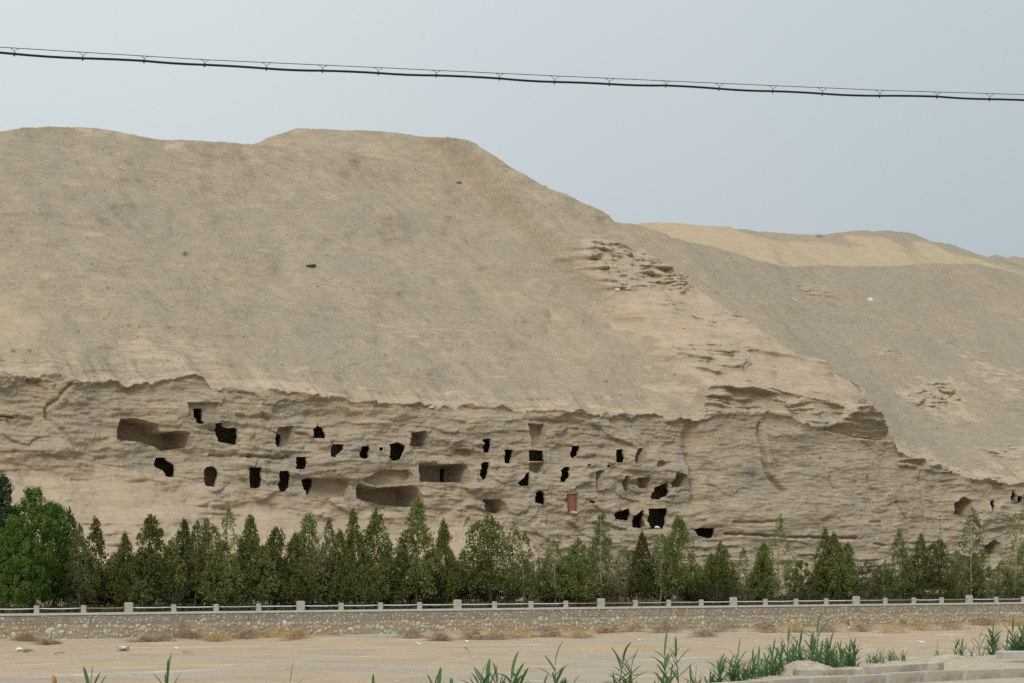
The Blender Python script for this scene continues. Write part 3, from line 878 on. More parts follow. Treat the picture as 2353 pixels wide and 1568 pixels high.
locked = np.zeros((NR, NC), bool)
polys = []
cell = 0.115
_all = np.concatenate([np.array(p_, float) for p_, _ in HOLES + NICHES])
_as, _az = unproject(_all[:, 0], _all[:, 1], T_all, 16)
_pos = 0
for kind, lst in (('h', HOLES), ('n', NICHES)):
    for k, (pts, dep) in enumerate(lst):
        s_, z_ = _as[_pos:_pos + len(pts)].copy(), _az[_pos:_pos + len(pts)]; _pos += len(pts)
        if kind == 'h' and k not in (0, 7, 15, 16, 35): s_ = np.where(s_ > s_.mean(), s_ + 0.16, s_)
        P = ragged(np.stack([s_, z_], 1), 100 + k + (500 if kind == 'n' else 0))
        polys.append((kind, k, P, dep))
        w = window(P)
        d, bs, bz = poly_sdf(P, S[w], Z[w])
        near = (np.abs(d) < 0.62 * cell) & ~locked[w]
        S[w] = np.where(near, bs, S[w]); Z[w] = np.where(near, bz, Z[w])
        locked[w] |= near
# which faces lie inside each outline; then draw the rim vertices exactly onto it
rim_done = np.zeros((NR, NC), bool)
for kind, k, P, dep in polys:
    w = window(P); js, is_ = w
    sw_, zw_ = S[w], Z[w]
    fc_s = 0.25 * (sw_[:-1, :-1] + sw_[1:, :-1] + sw_[:-1, 1:] + sw_[1:, 1:])
    fc_z = 0.25 * (zw_[:-1, :-1] + zw_[1:, :-1] + zw_[:-1, 1:] + zw_[1:, 1:])
    d, _, _ = poly_sdf(P, fc_s, fc_z)
    fw = (slice(js.start, js.stop - 1), slice(is_.start, is_.stop - 1))
    tgt = hole_id if kind == 'h' else niche_id
    tgt[fw] = np.where(d < 0, k, tgt[fw])
    ins_f = np.zeros((sw_.shape[0] + 1, sw_.shape[1] + 1), int); ins_f[1:-1, 1:-1] = d < 0
    cnt_ = ins_f[:-1, :-1] + ins_f[1:, :-1] + ins_f[:-1, 1:] + ins_f[1:, 1:]
    rim = (cnt_ > 0) & (cnt_ < 4) & ~rim_done[w]
    _, bs, bz = poly_sdf(P, sw_, zw_)
    S[w] = np.where(rim, bs, sw_); Z[w] = np.where(rim, bz, zw_)
    rim_done[w] |= rim
T = T_all(S, Z)
for kind, k, P, dep in polys:
    if kind == 'h': continue
    w = window(P)
    dv, _, _ = poly_sdf(P, S[w], Z[w])
    ins = dv < -0.02
    mean = T[w][ins].mean() if ins.any() else TC0
    # flat-cut back wall: follow the mean plane of the face
    back = mean + dep * (0.9 if k == 5 else 2.1 if dep > 1.2 else 1.5) + 0.11 * (Z[w] - P[:, 1].mean()) + 0.05 * fbm(S[w] / 0.8, Z[w] / 0.5, 2, 55)
    T[w] = np.where(ins, np.maximum(back, T[w] + 0.15), T[w])

# zones for the ground material
zt = np.interp(S, *CT); zb = np.interp(S, *CB)
dzt = Z - zt
zoneR = np.zeros_like(S); zoneG = np.zeros_like(S); zoneB = np.zeros_like(S)
band = sstep(BAND0 - 1, BAND0 + 1.5, S) * (1 - sstep(BAND1 - 2, BAND1 + 1, S))
zoneB = ((dzt < 0.25 + 3.2 * band) & (Z > zb + 0.1)).astype(float)
zoneR = np.where(Z <= zb + 0.1, 0.95, 0.0)
zoneR = np.maximum(zoneR, np.where(dzt > 0, 0.15 + 0.36 * np.exp(-np.clip(dzt, 0, 99) / 1.2) + 0.17 * np.exp(-np.clip(dzt, 0, 99) / 6.0), 0))
zoneR = np.where(dzt > 0, zoneR + 0.10 * fbm(S / 12, Z / 7, 3, 120), zoneR)
for P, a, soft in PALE:
    lo, hi = P.min(0) - 2 * soft, P.max(0) + 2 * soft
    w = (S > lo[0]) & (S < hi[0]) & (Z > lo[1]) & (Z < hi[1]) & (dzt > 0)
    if not w.any(): continue
    d, _, _ = poly_sdf(P, S[w], Z[w])
    zoneR[w] = np.maximum(zoneR[w], a * sstep(soft, -soft * 0.5, d + 1.6 * fbm(S[w] / 4, Z[w] / 2, 4, 121)))
for P, a, soft, fr_ in OUT:
    lo, hi = P.min(0) - soft, P.max(0) + soft
    w = (S > lo[0]) & (S < hi[0]) & (Z > lo[1]) & (Z < hi[1])
    d, _, _ = poly_sdf(P, S[w], Z[w])
    zoneB[w] = np.maximum(zoneB[w], sstep(0.4 * soft, -0.6 * soft, d + 0.5 * fbm(S[w] / 2.5, Z[w] / 1.2, 3, 91)) * min(1, a))
zoneG = 0.30 + 0.09 * fbm(S / 3.5 + 0.06 * Z, Z / 22, 4, 123) + 0.16 * fbm(S / 30, Z / 14, 3, 122) + 0.22 * sstep(S_OF(330), S_OF(-60), S + 0.35 * (Z - 40)) * sstep(20, 30, Z) * (1 - sstep(40, 58, Z))
zoneG = zoneG + 0.22 * sstep(0, 2, Z - np.interp(S, rls, rlz, left=500)) * (1 - sstep(rls[3], rls[-1] + 22, S + 4 * noise(S / 5, Z / 4, 124)))
scr_ = np.interp(Z, SCZ, SCS)
zoneG = zoneG - 0.22 * ((S > scr_) & (Z > SCZ[0]))
zone = np.stack([zoneR, zoneG, zoneB], -1).reshape(-1, 3)

X, Y = st2w(S, T)
V = np.stack([X, Y, Z], -1).reshape(-1, 3)
idx = np.arange(NR * NC).reshape(NR, NC)
Q = np.stack([idx[:-1, :-1], idx[:-1, 1:], idx[1:, 1:], idx[1:, :-1]], -1)
fz = Z[:-1, :-1] - np.interp(S[:-1, :-1], *CT)
upper = (fz > 0.6 + 3.2 * band[:-1, :-1]) & (niche_id < 0) & (hole_id < 0)
plain = (~upper) & (niche_id < 0) & (hole_id < 0)

cliff = link('cliff', sub_mesh('cliff', V, Q[plain], True, zone), None, M['earth'])
tag(cliff, kind='structure')
# scree slope with its hidden back, so that the hill is a body and not a sheet
tx, ty = st2w(S[-1], T[-1] + 4); bx, by = st2w(S[-1], T[-1] + 30)
tz = crest - 0.5; bz_ = crest - 16
Vh = np.concatenate([V, np.stack([tx, ty, tz], -1), np.stack([bx, by, bz_], -1)])
zh = np.concatenate([zone, zone.reshape(NR, NC, 3)[-1], zone.reshape(NR, NC, 3)[-1]])
i2 = np.stack([idx[-1], NR * NC + np.arange(NC), NR * NC + NC + np.arange(NC)])
Qb = np.stack([i2[:-1, :-1], i2[:-1, 1:], i2[1:, 1:], i2[1:, :-1]], -1).reshape(-1, 4)
hill = link('hill', sub_mesh('hill', Vh, np.concatenate([Q[upper], Qb]), True, zh), None, M['earth'])
tag(hill, kind='structure')

NICHE_NAMES = {}
for k in range(len(NICHES)):
    m = (niche_id == k) & (hole_id < 0)
    if m.sum() < 2: continue
    zc = zone.copy() if False else zone
    o = link('niche', sub_mesh('niche', V, Q[m], True, zone), cliff, M['earth'])
for k, (pts, dep) in enumerate(HOLES):
    m = hole_id == k
    if m.sum() < 2: continue
    F_ = Q[m]
    used, inv = np.unique(F_.ravel(), return_inverse=True); F_ = inv.reshape(-1, 4)
    v = V[used].copy(); n0 = len(v)
    tt = T.reshape(-1)[used]; ss = S.reshape(-1)[used]; zz = Z.reshape(-1)[used]
    ed = np.concatenate([F_[:, [0, 1]], F_[:, [1, 2]], F_[:, [2, 3]], F_[:, [3, 0]]])
    key = np.sort(ed, 1); _, first, cnt = np.unique(key[:, 0] * 100000 + key[:, 1], return_index=True, return_counts=True)
    bd = ed[first[cnt == 1]]
    rings = 7; layers = [v]; dep = dep * 1.15
    cs_, cz_ = ss.mean(), zz.mean()
    floor = zz.min()
    for r in range(1, rings + 1):
        dd = (0.12, 0.40, 0.75, 1.3, 2.2, 3.4, 9.9)[r - 1]; dd = min(dd, dep * (r / rings) if dd > dep else dd) if r < rings else dep; q = dd / dep
        grow = 1.0 + 0.50 * float(sstep(0.42, 1.6, dd))
        tm = tt.mean() + dep * q
        t2 = tt * (1 - q) + q * (tt.mean() + dep) + 0 * tm
        t2 = tt + (t2 - tt) * 1.0
        s2 = cs_ + (ss - cs_) * grow + 0.60 * max(0.0, dd - 0.42) + 0.05 * min(1, r - 1) * noise(zz * 2, q * 4 + ss, 140)
        z2 = np.maximum(floor, cz_ + (zz - cz_) * (1 + 0.28 * float(sstep(0.42, 1.6, dd)))) + 0.05 * noise(ss * 2, q * 4 + zz, 141)
        x2, y2 = st2w(s2, t2)
        layers.append(np.stack([x2, y2, z2], -1))
    faces = [np.stack([bd[:, 0] + r * n0, bd[:, 1] + r * n0, bd[:, 1] + (r + 1) * n0, bd[:, 0] + (r + 1) * n0], -1) for r in range(rings)]
    faces.append(F_ + rings * n0)
    at = np.zeros((n0 * (rings + 1), 3)); at[:, 2] = 1.0
    link('cave', sub_mesh('cave', np.concatenate(layers), np.concatenate(faces), True, at), cliff, M['earth'])

# ------------------------------------------------------------------ dunes behind
KD = 2.15
_silE = np.array([(1250, 560), (1380, 530), (1450, 516), (1490, 512), (1530, 512), (1620, 520), (1720, 528), (1790, 535), (1880, 541), (1960, 531), (2020, 531), (2090, 535), (2150, 557),
                  (2190, 562), (2250, 570), (2310, 585), (2352, 608), (2450, 650), (2700, 700)], float)


def TE(s, z):
    d = 130.0 + KD * (z - 45.0) + 3.0 * fbm(s / 30, z / 25, 2, 151)
    d = d + 5.0 * np.abs(noise(s / 36 + 0.02 * z, 0.3 + z / 60, 153)) + 2.2 * fbm(s / 9 - z / 14, z / 16, 2, 152) - 3.5 * noise(s / 21 - z / 24, 0.9, 155)
    return d + 0.15 * fbm(s / 3, z / 2, 3, 156)


es, ez = unproject(_silE[:, 0], _silE[:, 1], lambda s, z: TE(s, z), 40, 180.0)
_o = np.argsort(es); es, ez = es[_o], ez[_o]
SE = np.arange(es[0], es[-1], 0.45)
ce = np.interp(SE, es, ez)
k2 = np.hanning(9); k2 /= k2.sum()
ce = np.convolve(np.pad(ce, 4, mode='edge'), k2, 'valid') + 0.07 * noise(SE / 2, 0.4, 157)
nE = 150
SEg = np.repeat(SE[None], nE, 0); ZE = 30.0 + (ce[None] - 30.0) * (np.arange(nE) / (nE - 1))[:, None]
TEg = TE(SEg, ZE)
xe, ye = st2w(SEg, TEg)
ve = np.stack([xe, ye, ZE], -1)
bxE, byE = st2w(SE, TEg[-1] + 6); b2x, b2y = st2w(SE, TEg[-1] + 60)
ve = np.concatenate([ve, np.stack([bxE, byE, ce - 1.0], -1)[None], np.stack([b2x, b2y, ce - 22], -1)[None]])
nr = ve.shape[0]; nc = len(SE)
ie = np.arange(nr * nc).reshape(nr, nc)
qe = np.stack([ie[:-1, :-1], ie[:-1, 1:], ie[1:, 1:], ie[1:, :-1]], -1).reshape(-1, 4)
ze = np.zeros((nr, nc, 3))
sE = lambda u: float(np.interp(u, _silE[:, 0], es))
gl = 1.05 - 1.0 * sstep(-8.0, 1.5, (ZE - ce[None]) + 7.0 * noise(SEg / 15, ZE / 8, 158) + 2.0 * noise(SEg / 5, ZE / 4, 159)) * (0.25 + 0.75 * sstep(sE(1560), sE(1720), SEg))
uE = SEg
gl = gl - 0.9 * sstep(float(np.interp(2080, _silE[:, 0][2:], es[2:])), float(np.interp(2250, _silE[:, 0][2:], es[2:])), SEg)
ze[:nE, :, 1] = gl; ze[nE:, :, 1] = gl[-1]
dune = link('sand_dune', np_mesh('sand_dune', ve.reshape(-1, 3), qe, True, ze.reshape(-1, 3)), None, M['earth'])
tag(dune, kind='structure')
#SECTION3
# ================================================================== GROUND
ANG = math.atan2(DV[1], DV[0])


def grid_obj(name, xs, ys, zs, mat, attr=None):
    nr_, nc_ = xs.shape; i_ = np.arange(nr_ * nc_).reshape(nr_, nc_)
    q_ = np.stack([i_[:-1, :-1], i_[:-1, 1:], i_[1:, 1:], i_[1:, :-1]], -1).reshape(-1, 4)
    o = link(name, np_mesh(name, np.stack([xs, ys, zs], -1).reshape(-1, 3), q_, True, None if attr is None else attr.reshape(-1, 3)), None, mat)
    return tag(o, kind='structure')


gx_, gy_ = np.meshgrid(np.linspace(-2500, 2500, 21), np.linspace(-2500, 2500, 21))
grid_obj('ground', gx_, gy_, np.full(gx_.shape, -4.0), M['verge'])


def bed_z(s, t):
    z = -0.32 * sstep(-10, 130, s) + 0.05 * fbm(s / 6, t / 2.5, 4, 201) + 0.13 * noise(s / 45, t / 9, 203)
    z = z + np.clip(0.28 + 0.30 * noise(s / 7, 0.4, 205) + 0.12 * noise(s / 2, 0.8, 206), 0, 1) * np.exp(np.clip(t, -60, 0) / 2.3)
    z = z + 0.22 * sstep(0.0, 0.5, noise(s / 9, t / 3.2, 207)) * np.exp(-((t + 5) / 4.0) ** 2)
    return z


sg = np.concatenate([np.arange(-120, -25, 2.0), np.arange(-25, 150, 0.3), np.arange(150, 300, 2.5)])
tg = np.concatenate([np.arange(-170, -90, 2.5), np.arange(-90, -16, 0.6), np.arange(-16, 0.6, 0.22)])
SG, TG = np.meshgrid(sg, tg)
xg, yg = st2w(SG, TG)
zo = np.zeros(SG.shape + (3,))
zo[..., 0] = 0.10 * noise(SG / 20, TG / 9, 209) + 0.10 * sstep(-20, -50, TG)
zo[..., 1] = np.clip(np.exp(TG / 6.0) * 0.95 + 0.45 * noise(SG / 8, TG / 3, 211) * np.exp(TG / 9), 0, 1)
grid_obj('riverbed', xg, yg, bed_z(SG, TG), M['riverbed'], zo)

sg = np.arange(-60, 200, 1.2); tg = np.arange(0.45, 70, 1.0)
SG, TG = np.meshgrid(sg, tg); xg, yg = st2w(SG, TG)
grid_obj('terrace', xg, yg, 1.98 + 0.05 * fbm(SG / 5, TG / 5, 3, 215), M['soil'])

# near bank: road edge, kerbed verge, drop to the river bed
EDGE = np.array([(-60, 18), (-30, 22), (-12, 24.3), (-5, 25.8), (0, 27.6), (3.2, 30.7), (5.26, 35.0), (7.3, 38.2), (9.9, 41.4), (16, 47), (40, 65), (80, 95)], float)
KERB = np.array([(-3.0, 24.2), (0.5, 27.55), (3.0, 30.05), (4.7, 31.75), (6.5, 33.3), (8.36, 34.75), (12, 37.3), (20, 42.5)], float)


def edge_y(x): return np.interp(x, EDGE[:, 0], EDGE[:, 1])
def kerb_y(x): return np.interp(x, KERB[:, 0], KERB[:, 1])


def bank_z(x, y):
    x = np.asarray(x, float); y = np.asarray(y, float)
    e = y - edge_y(x) - 0.35 * noise(x / 1.3, 0.4, 221)
    k = y - kerb_y(x)
    top = np.where(k > 0, 3.585, 3.46) + 0.018 * fbm(x / 1.2, y / 1.2, 3, 223) * sstep(0.25, 0.6, np.abs(k))
    top = top + 0.22 * np.exp(-(((x - 4.55) / 0.50) ** 2 + ((y - 33.15) / 0.35) ** 2)) + 0.10 * np.exp(-(((x - 7.9) / 0.35) ** 2 + ((y - 38.4) / 0.4) ** 2))
    top = top + 0.10 * sstep(8.4, 9.6, x) * sstep(-0.6, 0, k) * (k < 0)
    drop = np.clip(e, 0, None)
    return np.maximum(np.where(e > 0, top - drop / 1.35 * sstep(-0.1, 0.8, drop), top) + 0.10 * fbm(x / 1.5, y / 1.5, 3, 225) * sstep(0.2, 1.5, drop), -3.0)


xb = np.concatenate([np.arange(-60, -9, 0.8), np.arange(-9, 13, 0.09), np.arange(13, 60, 0.8)])
yb = np.concatenate([np.arange(-6, 24, 1.0), np.arange(24, 46, 0.09), np.arange(46, 90, 0.8)])
XB, YB = np.meshgrid(xb, yb)
grid_obj('river_bank', XB, YB, bank_z(XB, YB), M['verge'])

# kerb: separate stones along its line
kerb = empty('kerb', (float(KERB[2, 0]), float(KERB[2, 1]), 3.45)); tag(kerb, kind='structure')
seg = np.linalg.norm(np.diff(KERB, axis=0), axis=1); cum = np.concatenate([[0], np.cumsum(seg)])
L_ = 0.92; pos = 2.0
while pos + L_ < cum[-1] - 5.5:
    a = np.array([np.interp(pos, cum, KERB[:, 0]), np.interp(pos, cum, KERB[:, 1])])
    b = np.array([np.interp(pos + L_ - 0.025, cum, KERB[:, 0]), np.interp(pos + L_ - 0.025, cum, KERB[:, 1])])
    c = (a + b) / 2; ln = np.linalg.norm(b - a)
    o = MB().box((0, 0, 0), (ln, 0.17, 0.30)).build('kerb_stone', M['kerb'], kerb, False, 0.014)
    o.location = (c[0] - kerb.location.x, c[1] - kerb.location.y, 3.465 - kerb.location.z + random.uniform(-0.012, 0.012))
    o.rotation_euler = (random.uniform(-0.02, 0.02), random.uniform(-0.008, 0.008), math.atan2(b[1] - a[1], b[0] - a[0]) + random.uniform(-0.012, 0.012))
    mj = MB().box((0, 0, 0), (0.10, 0.19, 0.27), 0, 0.012).build('mortar_joint', M['concrete'], kerb, False, 0.01)
    mj.location = (b[0] - kerb.location.x, b[1] - kerb.location.y, 3.462 - kerb.location.z); mj.rotation_euler = (0, 0, math.atan2(b[1] - a[1], b[0] - a[0]))
    pos += L_


def slab(name, label, c, size, rz, ry=0.0, rx=0.0, mat='kerb'):
    o = MB().box((0, 0, 0), size, 0, 0.006).build(name, M[mat], None, False, 0.012)
    o.location = c; o.rotation_euler = (rx, ry, rz)
    return tag(o, label, 'kerbstone')


slab('kerbstone', 'loose concrete kerbstone lying on the gravel verge, nearer left one of the pair', (4.86, 32.62, 3.63), (1.12, 0.26, 0.105), 0.30, 0.0)
slab('kerbstone', 'loose concrete kerbstone with a raised right end, farther right one of the pair', (6.13, 33.35, 3.665), (1.36, 0.26, 0.115), 0.44, -0.035)
slab('kerbstone', 'thick loose concrete block at the right edge of the gravel verge', (9.35, 38.25, 3.66), (1.25, 0.45, 0.16), 0.10, 0.0, 0, 'concrete')
slab('kerbstone', 'thin flat concrete slab half buried in front of the thick loose block', (8.95, 37.45, 3.595), (1.5, 0.30, 0.05), -0.16, 0.0)
bs_ = MB().box((0, 0, 0), (0.10, 0.05, 0.02), 0.3, 0.012).build('scrap', M['blue'])
bs_.location = (5.62, 32.83, 3.605); tag(bs_, 'small blue scrap of litter in front of the loose kerbstones', 'litter')

# ================================================================== RIVER WALL WITH RAILING
SW0, SW1 = -34.0, 170.0
wall = empty('stone_wall', (*[float(q) for q in st2w(0, 0)], 0.0), ANG)
tag(wall, 'long rubble stone river wall with concrete coping, below the trees', 'wall')


def wall_box(name, s0, s1, t0, t1, z0, z1, mat, bev=0.0):
    return MB().box(((s0 + s1) / 2, (t0 + t1) / 2, (z0 + z1) / 2), (s1 - s0, t1 - t0, z1 - z0)).build(name, M[mat], wall, False, bev)


wall_box('upper_course', SW0, SW1, 0.0, 0.7, 1.0, 1.93, 'mortar_hi')
wall_box('lower_course', SW0, SW1, -0.24, 0.68, -1.2, 1.24, 'mortar_lo')
wall_box('coping', SW0, SW1, -0.07, 0.62, 1.93, 2.08, 'coping')
wall_box('footing', -6.0, 1.5, -0.95, -0.23, -0.6, 0.20, 'coping', 0.01)
wall_box('footing', 17.5, 30.0, -1.0, -0.23, -0.6, 0.16, 'coping', 0.01)
for s_ in (-3.0, 9.5, 21.7, 36.2, 50.4, 66.0):
    wall_box('joint', s_, s_ + 0.03, -0.012, 0.02, 1.3, 1.92, 'iron')


def stone_mesh(seed):
    rr = random.Random(seed); n = rr.choice((7, 8, 9)); v = []; a0 = rr.random() * 6
    rad = [rr.uniform(0.62, 1.12) for _ in range(n)]
    ang_ = sorted(a0 + 2 * math.pi * (k + rr.uniform(-0.25, 0.25)) / n for k in range(n))
    for sc_, y_ in ((1.0, 0.35), (0.93, -0.15), (0.62, -0.32)):
        for k in range(n):
            v.append((0.5 * rad[k] * sc_ * math.cos(ang_[k]), y_ + rr.uniform(-0.05, 0.05), 0.5 * rad[k] * sc_ * math.sin(ang_[k])))
    v.append((rr.uniform(-.05, .05), -0.36, 0))
    f = []
    for r in range(2):
        for k in range(n):
            f.append((r * n + k, r * n + (k + 1) % n, (r + 1) * n + (k + 1) % n, (r + 1) * n + k))
    for k in range(n):
        f.append((2 * n + k, 2 * n + (k + 1) % n, 3 * n))
    return v, f


protos = [stone_mesh(k) for k in range(14)]
pmesh = []
for k, (v, f) in enumerate(protos):
    me = py_mesh('stone', v, f, False); me.materials.append(M['stone_i']); pmesh.append(me)
stones = []
for row in range(4):
    s_ = SW0 + 0.2 + random.random() * 0.3
    while s_ < SW1 - 0.5:
        w_ = random.choice((random.uniform(0.15, 0.34), random.uniform(0.26, 0.62)))
        zc = 0.10 + row * 0.315 + random.uniform(-0.12, 0.12)
        if noise(s_ / 3.0, row * 0.9, 330) < 0.42 and random.random() > 0.06:
            stones.append((s_ + w_ / 2, zc, w_ * 1.02, random.uniform(0.20, 0.46), -0.24, random.uniform(0.10, 0.20)))
        s_ += w_ + random.uniform(-0.03, 0.07)
for row in range(3):
    s_ = SW0 + random.random() * 0.3
    while s_ < SW1 - 0.5:
        w_ = random.choice((random.uniform(0.10, 0.24), random.uniform(0.18, 0.46)))
        zc = 1.38 + row * 0.20 + random.uniform(-0.07, 0.07)
        if zc < 1.84 and random.random() > (0.12, 0.25, 0.5)[row]:
            stones.append((s_ + w_ / 2, zc, w_, random.uniform(0.11, 0.30), 0.0, 0.10))
        s_ += w_ + random.uniform(0.02, 0.2)
inview = []
for q in stones:
    x_, y_ = st2w(q[0], q[4]); u_ = CU + F * x_ / y_
    if -20 < u_ < 2372:
        inview.append((q[2] * q[3] / (y_ * y_), q))
inview.sort(key=lambda a: -a[0])
single = set(id(q) for _, q in inview[:300])
mv, mf = [], []
for q in stones:
    s_, zc, w_, h_, t_, dp = q
    k = random.randrange(len(protos)); rot = random.uniform(-0.5, 0.5)
    if id(q) in single:
        o = bpy.data.objects.new('stone', pmesh[k]); COL.objects.link(o); o.parent = wall
        o.location = (s_, t_ + 0.0, zc); o.scale = (w_, dp, h_); o.rotation_euler = (0, rot, 0)
    else:
        b0 = len(mv); cr_, sr_ = math.cos(rot), math.sin(rot)
        for x, y, z in protos[k][0]:
            xx, zz_ = x * w_, z * h_
            mv.append((s_ + xx * cr_ + zz_ * sr_, t_ + y * dp, zc - xx * sr_ + zz_ * cr_))
        mf += [tuple(b0 + i for i in ff) for ff in protos[k][1]]
o = link('stone_fill', py_mesh('stone_fill', mv, mf), wall, M['stone_r']); o['kind'] = 'stuff'

railing = empty('railing', (*[float(q) for q in st2w(0, 0.2)], 2.08), ANG)
tag(railing, 'low railing of concrete posts and a single white pipe along the river wall', 'railing')
SP = 83.6 / 24
broad = MB().box((0, 0, 0.32), (0.50, 0.46, 0.72)).box((0, 0, 0.70), (0.44, 0.40, 0.05)).mesh('post', False, 0.012); broad.materials.append(M['concrete'])
narrow = MB().box((0, 0, 0.26), (0.31, 0.30, 0.58), 0, 0, 0.95).mesh('post', False, 0.012); narrow.materials.append(M['concrete'])
pipe_kind = {}
for i in list(range(2, 3)) + [13, 14, 20, 25, 26, 27]: pipe_kind[i] = 'faded'
for i in (-1, 11, 12, 21, 23): pipe_kind[i] = 'rust'
for i in range(-7, 40):
    o = bpy.data.objects.new('post', broad if i % 4 == 0 else narrow); COL.objects.link(o); o.parent = railing
    o.location = (i * SP + random.uniform(-0.04, 0.04), 0, 0); o.rotation_euler = (0, random.uniform(-0.012, 0.012), random.uniform(-0.03, 0.03))
    w0 = 0.25 if i % 4 == 0 else 0.155; w1 = 0.25 if (i + 1) % 4 == 0 else 0.155
    sag = random.uniform(0.0, 0.035)
    pts = [(i * SP + w0 + (SP - w0 - w1) * k / 4, 0, 0.34 - sag * math.sin(math.pi * k / 4)) for k in range(5)]
    MB().tube(pts, 0.036, 8).build('rail', M[pipe_kind.get(i, 'white_paint')], railing, True)

# ================================================================== IRON FENCE BEHIND THE TREES
fence = empty('iron_fence', (*[float(q) for q in st2w(0, 15.5)], 1.98), ANG)
tag(fence, 'dark iron picket fence running behind the row of trees', 'fence')
pk = MB()
s_ = -24.0
while s_ < 165:
    pk.box((s_, 0, 0.9 + random.uniform(-0.02, 0.02)), (0.032, 0.032, 1.75)); s_ += 0.155
o = pk.build('picket', M['iron'], fence); o['kind'] = 'stuff'
for zr_ in (0.25, 1.55):
    MB().box((70.5, 0.035, zr_), (189, 0.035, 0.05)).build('rail', M['iron'], fence)
pm = MB().box((0, 0.0, 0.98), (0.12, 0.12, 2.0)).mesh('post'); pm.materials.append(M['iron'])
for k in range(48):
    o = bpy.data.objects.new('post', pm); COL.objects.link(o); o.parent = fence; o.location = (-24 + k * 4.0, -0.09, 0)

# ================================================================== TREES
def leaf_mesh(name, C, D, L, Wd, mat, extra=None):
    """diamond leaves: centres C, directions D, lengths and widths"""
    n = len(C); D = D / np.linalg.norm(D, axis=1, keepdims=True)
    rv = RNG.normal(size=(n, 3)); side = np.cross(D, rv); side /= np.linalg.norm(side, axis=1, keepdims=True) + 1e-9
    L = L[:, None]; Wd = Wd[:, None]
    v = np.stack([C - D * L * .5, C + side * Wd * .5 - D * L * .05, C + D * L * .5, C - side * Wd * .5 - D * L * .05], 1).reshape(-1, 3)
    f = np.arange(4 * n).reshape(-1, 4)
    me = np_mesh(name, v, f, False); me.materials.append(mat)
    return me


def trunk_mesh(name, h, r, mat, seed, limbs=10, lean=0.05, z0=1.0, spread=0.6, up=0.9):
    rr = random.Random(seed); m = MB()
    pts = []; x = y = 0.0
    for k in range(8):
        q = k / 7; pts.append((x, y, h * q)); x += rr.uniform(-lean, lean); y += rr.uniform(-lean, lean)
    m.tube(pts, [r * (1 - 0.9 * k / 7) + 0.008 for k in range(8)], 7)
    for k in range(limbs):
        q = rr.uniform(z0 / h, 0.8); i = min(6, int(q * 7)); p = Vector(pts[i]).lerp(Vector(pts[i + 1]), q * 7 - i)
        a = rr.random() * 6.283; ln = spread * (1.15 - q) * rr.uniform(0.6, 1.1)
        e = p + Vector((math.cos(a) * ln, math.sin(a) * ln, ln * up)); md = p.lerp(e, 0.5) + Vector((0, 0, -0.06 * ln))
        rb = r * (1 - 0.9 * q) * 0.5 + 0.006
        m.tube([p, md, e], [rb, rb * 0.7, rb * 0.25], 5)
    me = m.mesh(name, True); me.materials.append(mat)
    return me


def conifer(seed, h, r, plumes, per, base, mat, shape=0.8, lsz=1.0, multi=1):
    """upright plumes of small sprays round a trunk: ragged outline with gaps"""
    rr = np.random.default_rng(seed); C, D = [], []
    heads = [(0.0, 0.0, 1.0, 1.0)]
    for _ in range(multi - 1):
        a_ = rr.random() * 6.283
        heads.append((math.cos(a_) * r * 0.5, math.sin(a_) * r * 0.5, rr.uniform(0.62, 0.9), 0.6))
    for hx, hy, hh, hr in heads:
        H = base + (h - base) * hh; n = int(plumes * (1.0 if hr == 1 else 0.45))
        f = rr.random(n) ** 1.15; az = rr.random(n) * 6.283
        prof = np.clip((1 - f), 0, 1) ** shape * np.minimum(1.0, (f + 0.20) / 0.42) * 1.12
        lob = 1 + 0.60 * noise(az * 1.1 + seed, f * 4.0, 301)
        rad = r * hr * prof * lob * np.sqrt(rr.uniform(0.10, 1.0, n))
        cx = hx * (1 - 0.4 * f) + np.cos(az) * rad; cy = hy * (1 - 0.4 * f) + np.sin(az) * rad; cz_ = base + (H - base) * f * 0.97
        ln = (0.42 + 0.30 * (1 - f)) * rr.uniform(0.7, 1.35, n); wd = ln * rr.uniform(0.36, 0.62, n)
        for k in range(n):
            m = max(6, int(per * (0.35 + 0.65 * (1 - f[k])) * rr.uniform(0.6, 1.3)))
            q = rr.normal(size=(m, 3)); q /= np.linalg.norm(q, axis=1, keepdims=True) + 1e-6; q *= rr.random((m, 1)) ** 0.5
            tz = q[:, 2:3]; q[:, :2] *= (1.0 - 0.45 * np.clip(tz, -1, 1))
            out = np.array([math.cos(az[k]), math.sin(az[k])])
            C.append(np.stack([cx[k] + q[:, 0] * wd[k] + out[0] * ln[k] * 0.25 * (1 - q[:, 2]) , cy[k] + q[:, 1] * wd[k] + out[1] * ln[k] * 0.25 * (1 - q[:, 2]), cz_[k] + q[:, 2] * ln[k]], 1))
            D.append(np.array([out[0] * 0.4, out[1] * 0.4, 0.8]) + rr.normal(size=(m, 3)) * 0.55)
        n = 22; k = np.linspace(0, 1, n)[:, None]
        C.append(np.array([hx * 0.6, hy * 0.6, H - 0.7]) + k * np.array([0, 0, 0.75]) + rr.normal(size=(n, 3)) * 0.06 * (1.2 - k)); D.append(np.array([0, 0, 1.0]) + rr.normal(size=(n, 3)) * 0.5)
    C = np.concatenate(C); D = np.concatenate(D); C[:, 2] = np.maximum(C[:, 2], 0.7 + 0.5 * rr.random(len(C))); n = len(C)
    return leaf_mesh('crown', C, D, rr.uniform(0.14, 0.30, n) * lsz, rr.uniform(0.08, 0.15, n) * lsz, mat)


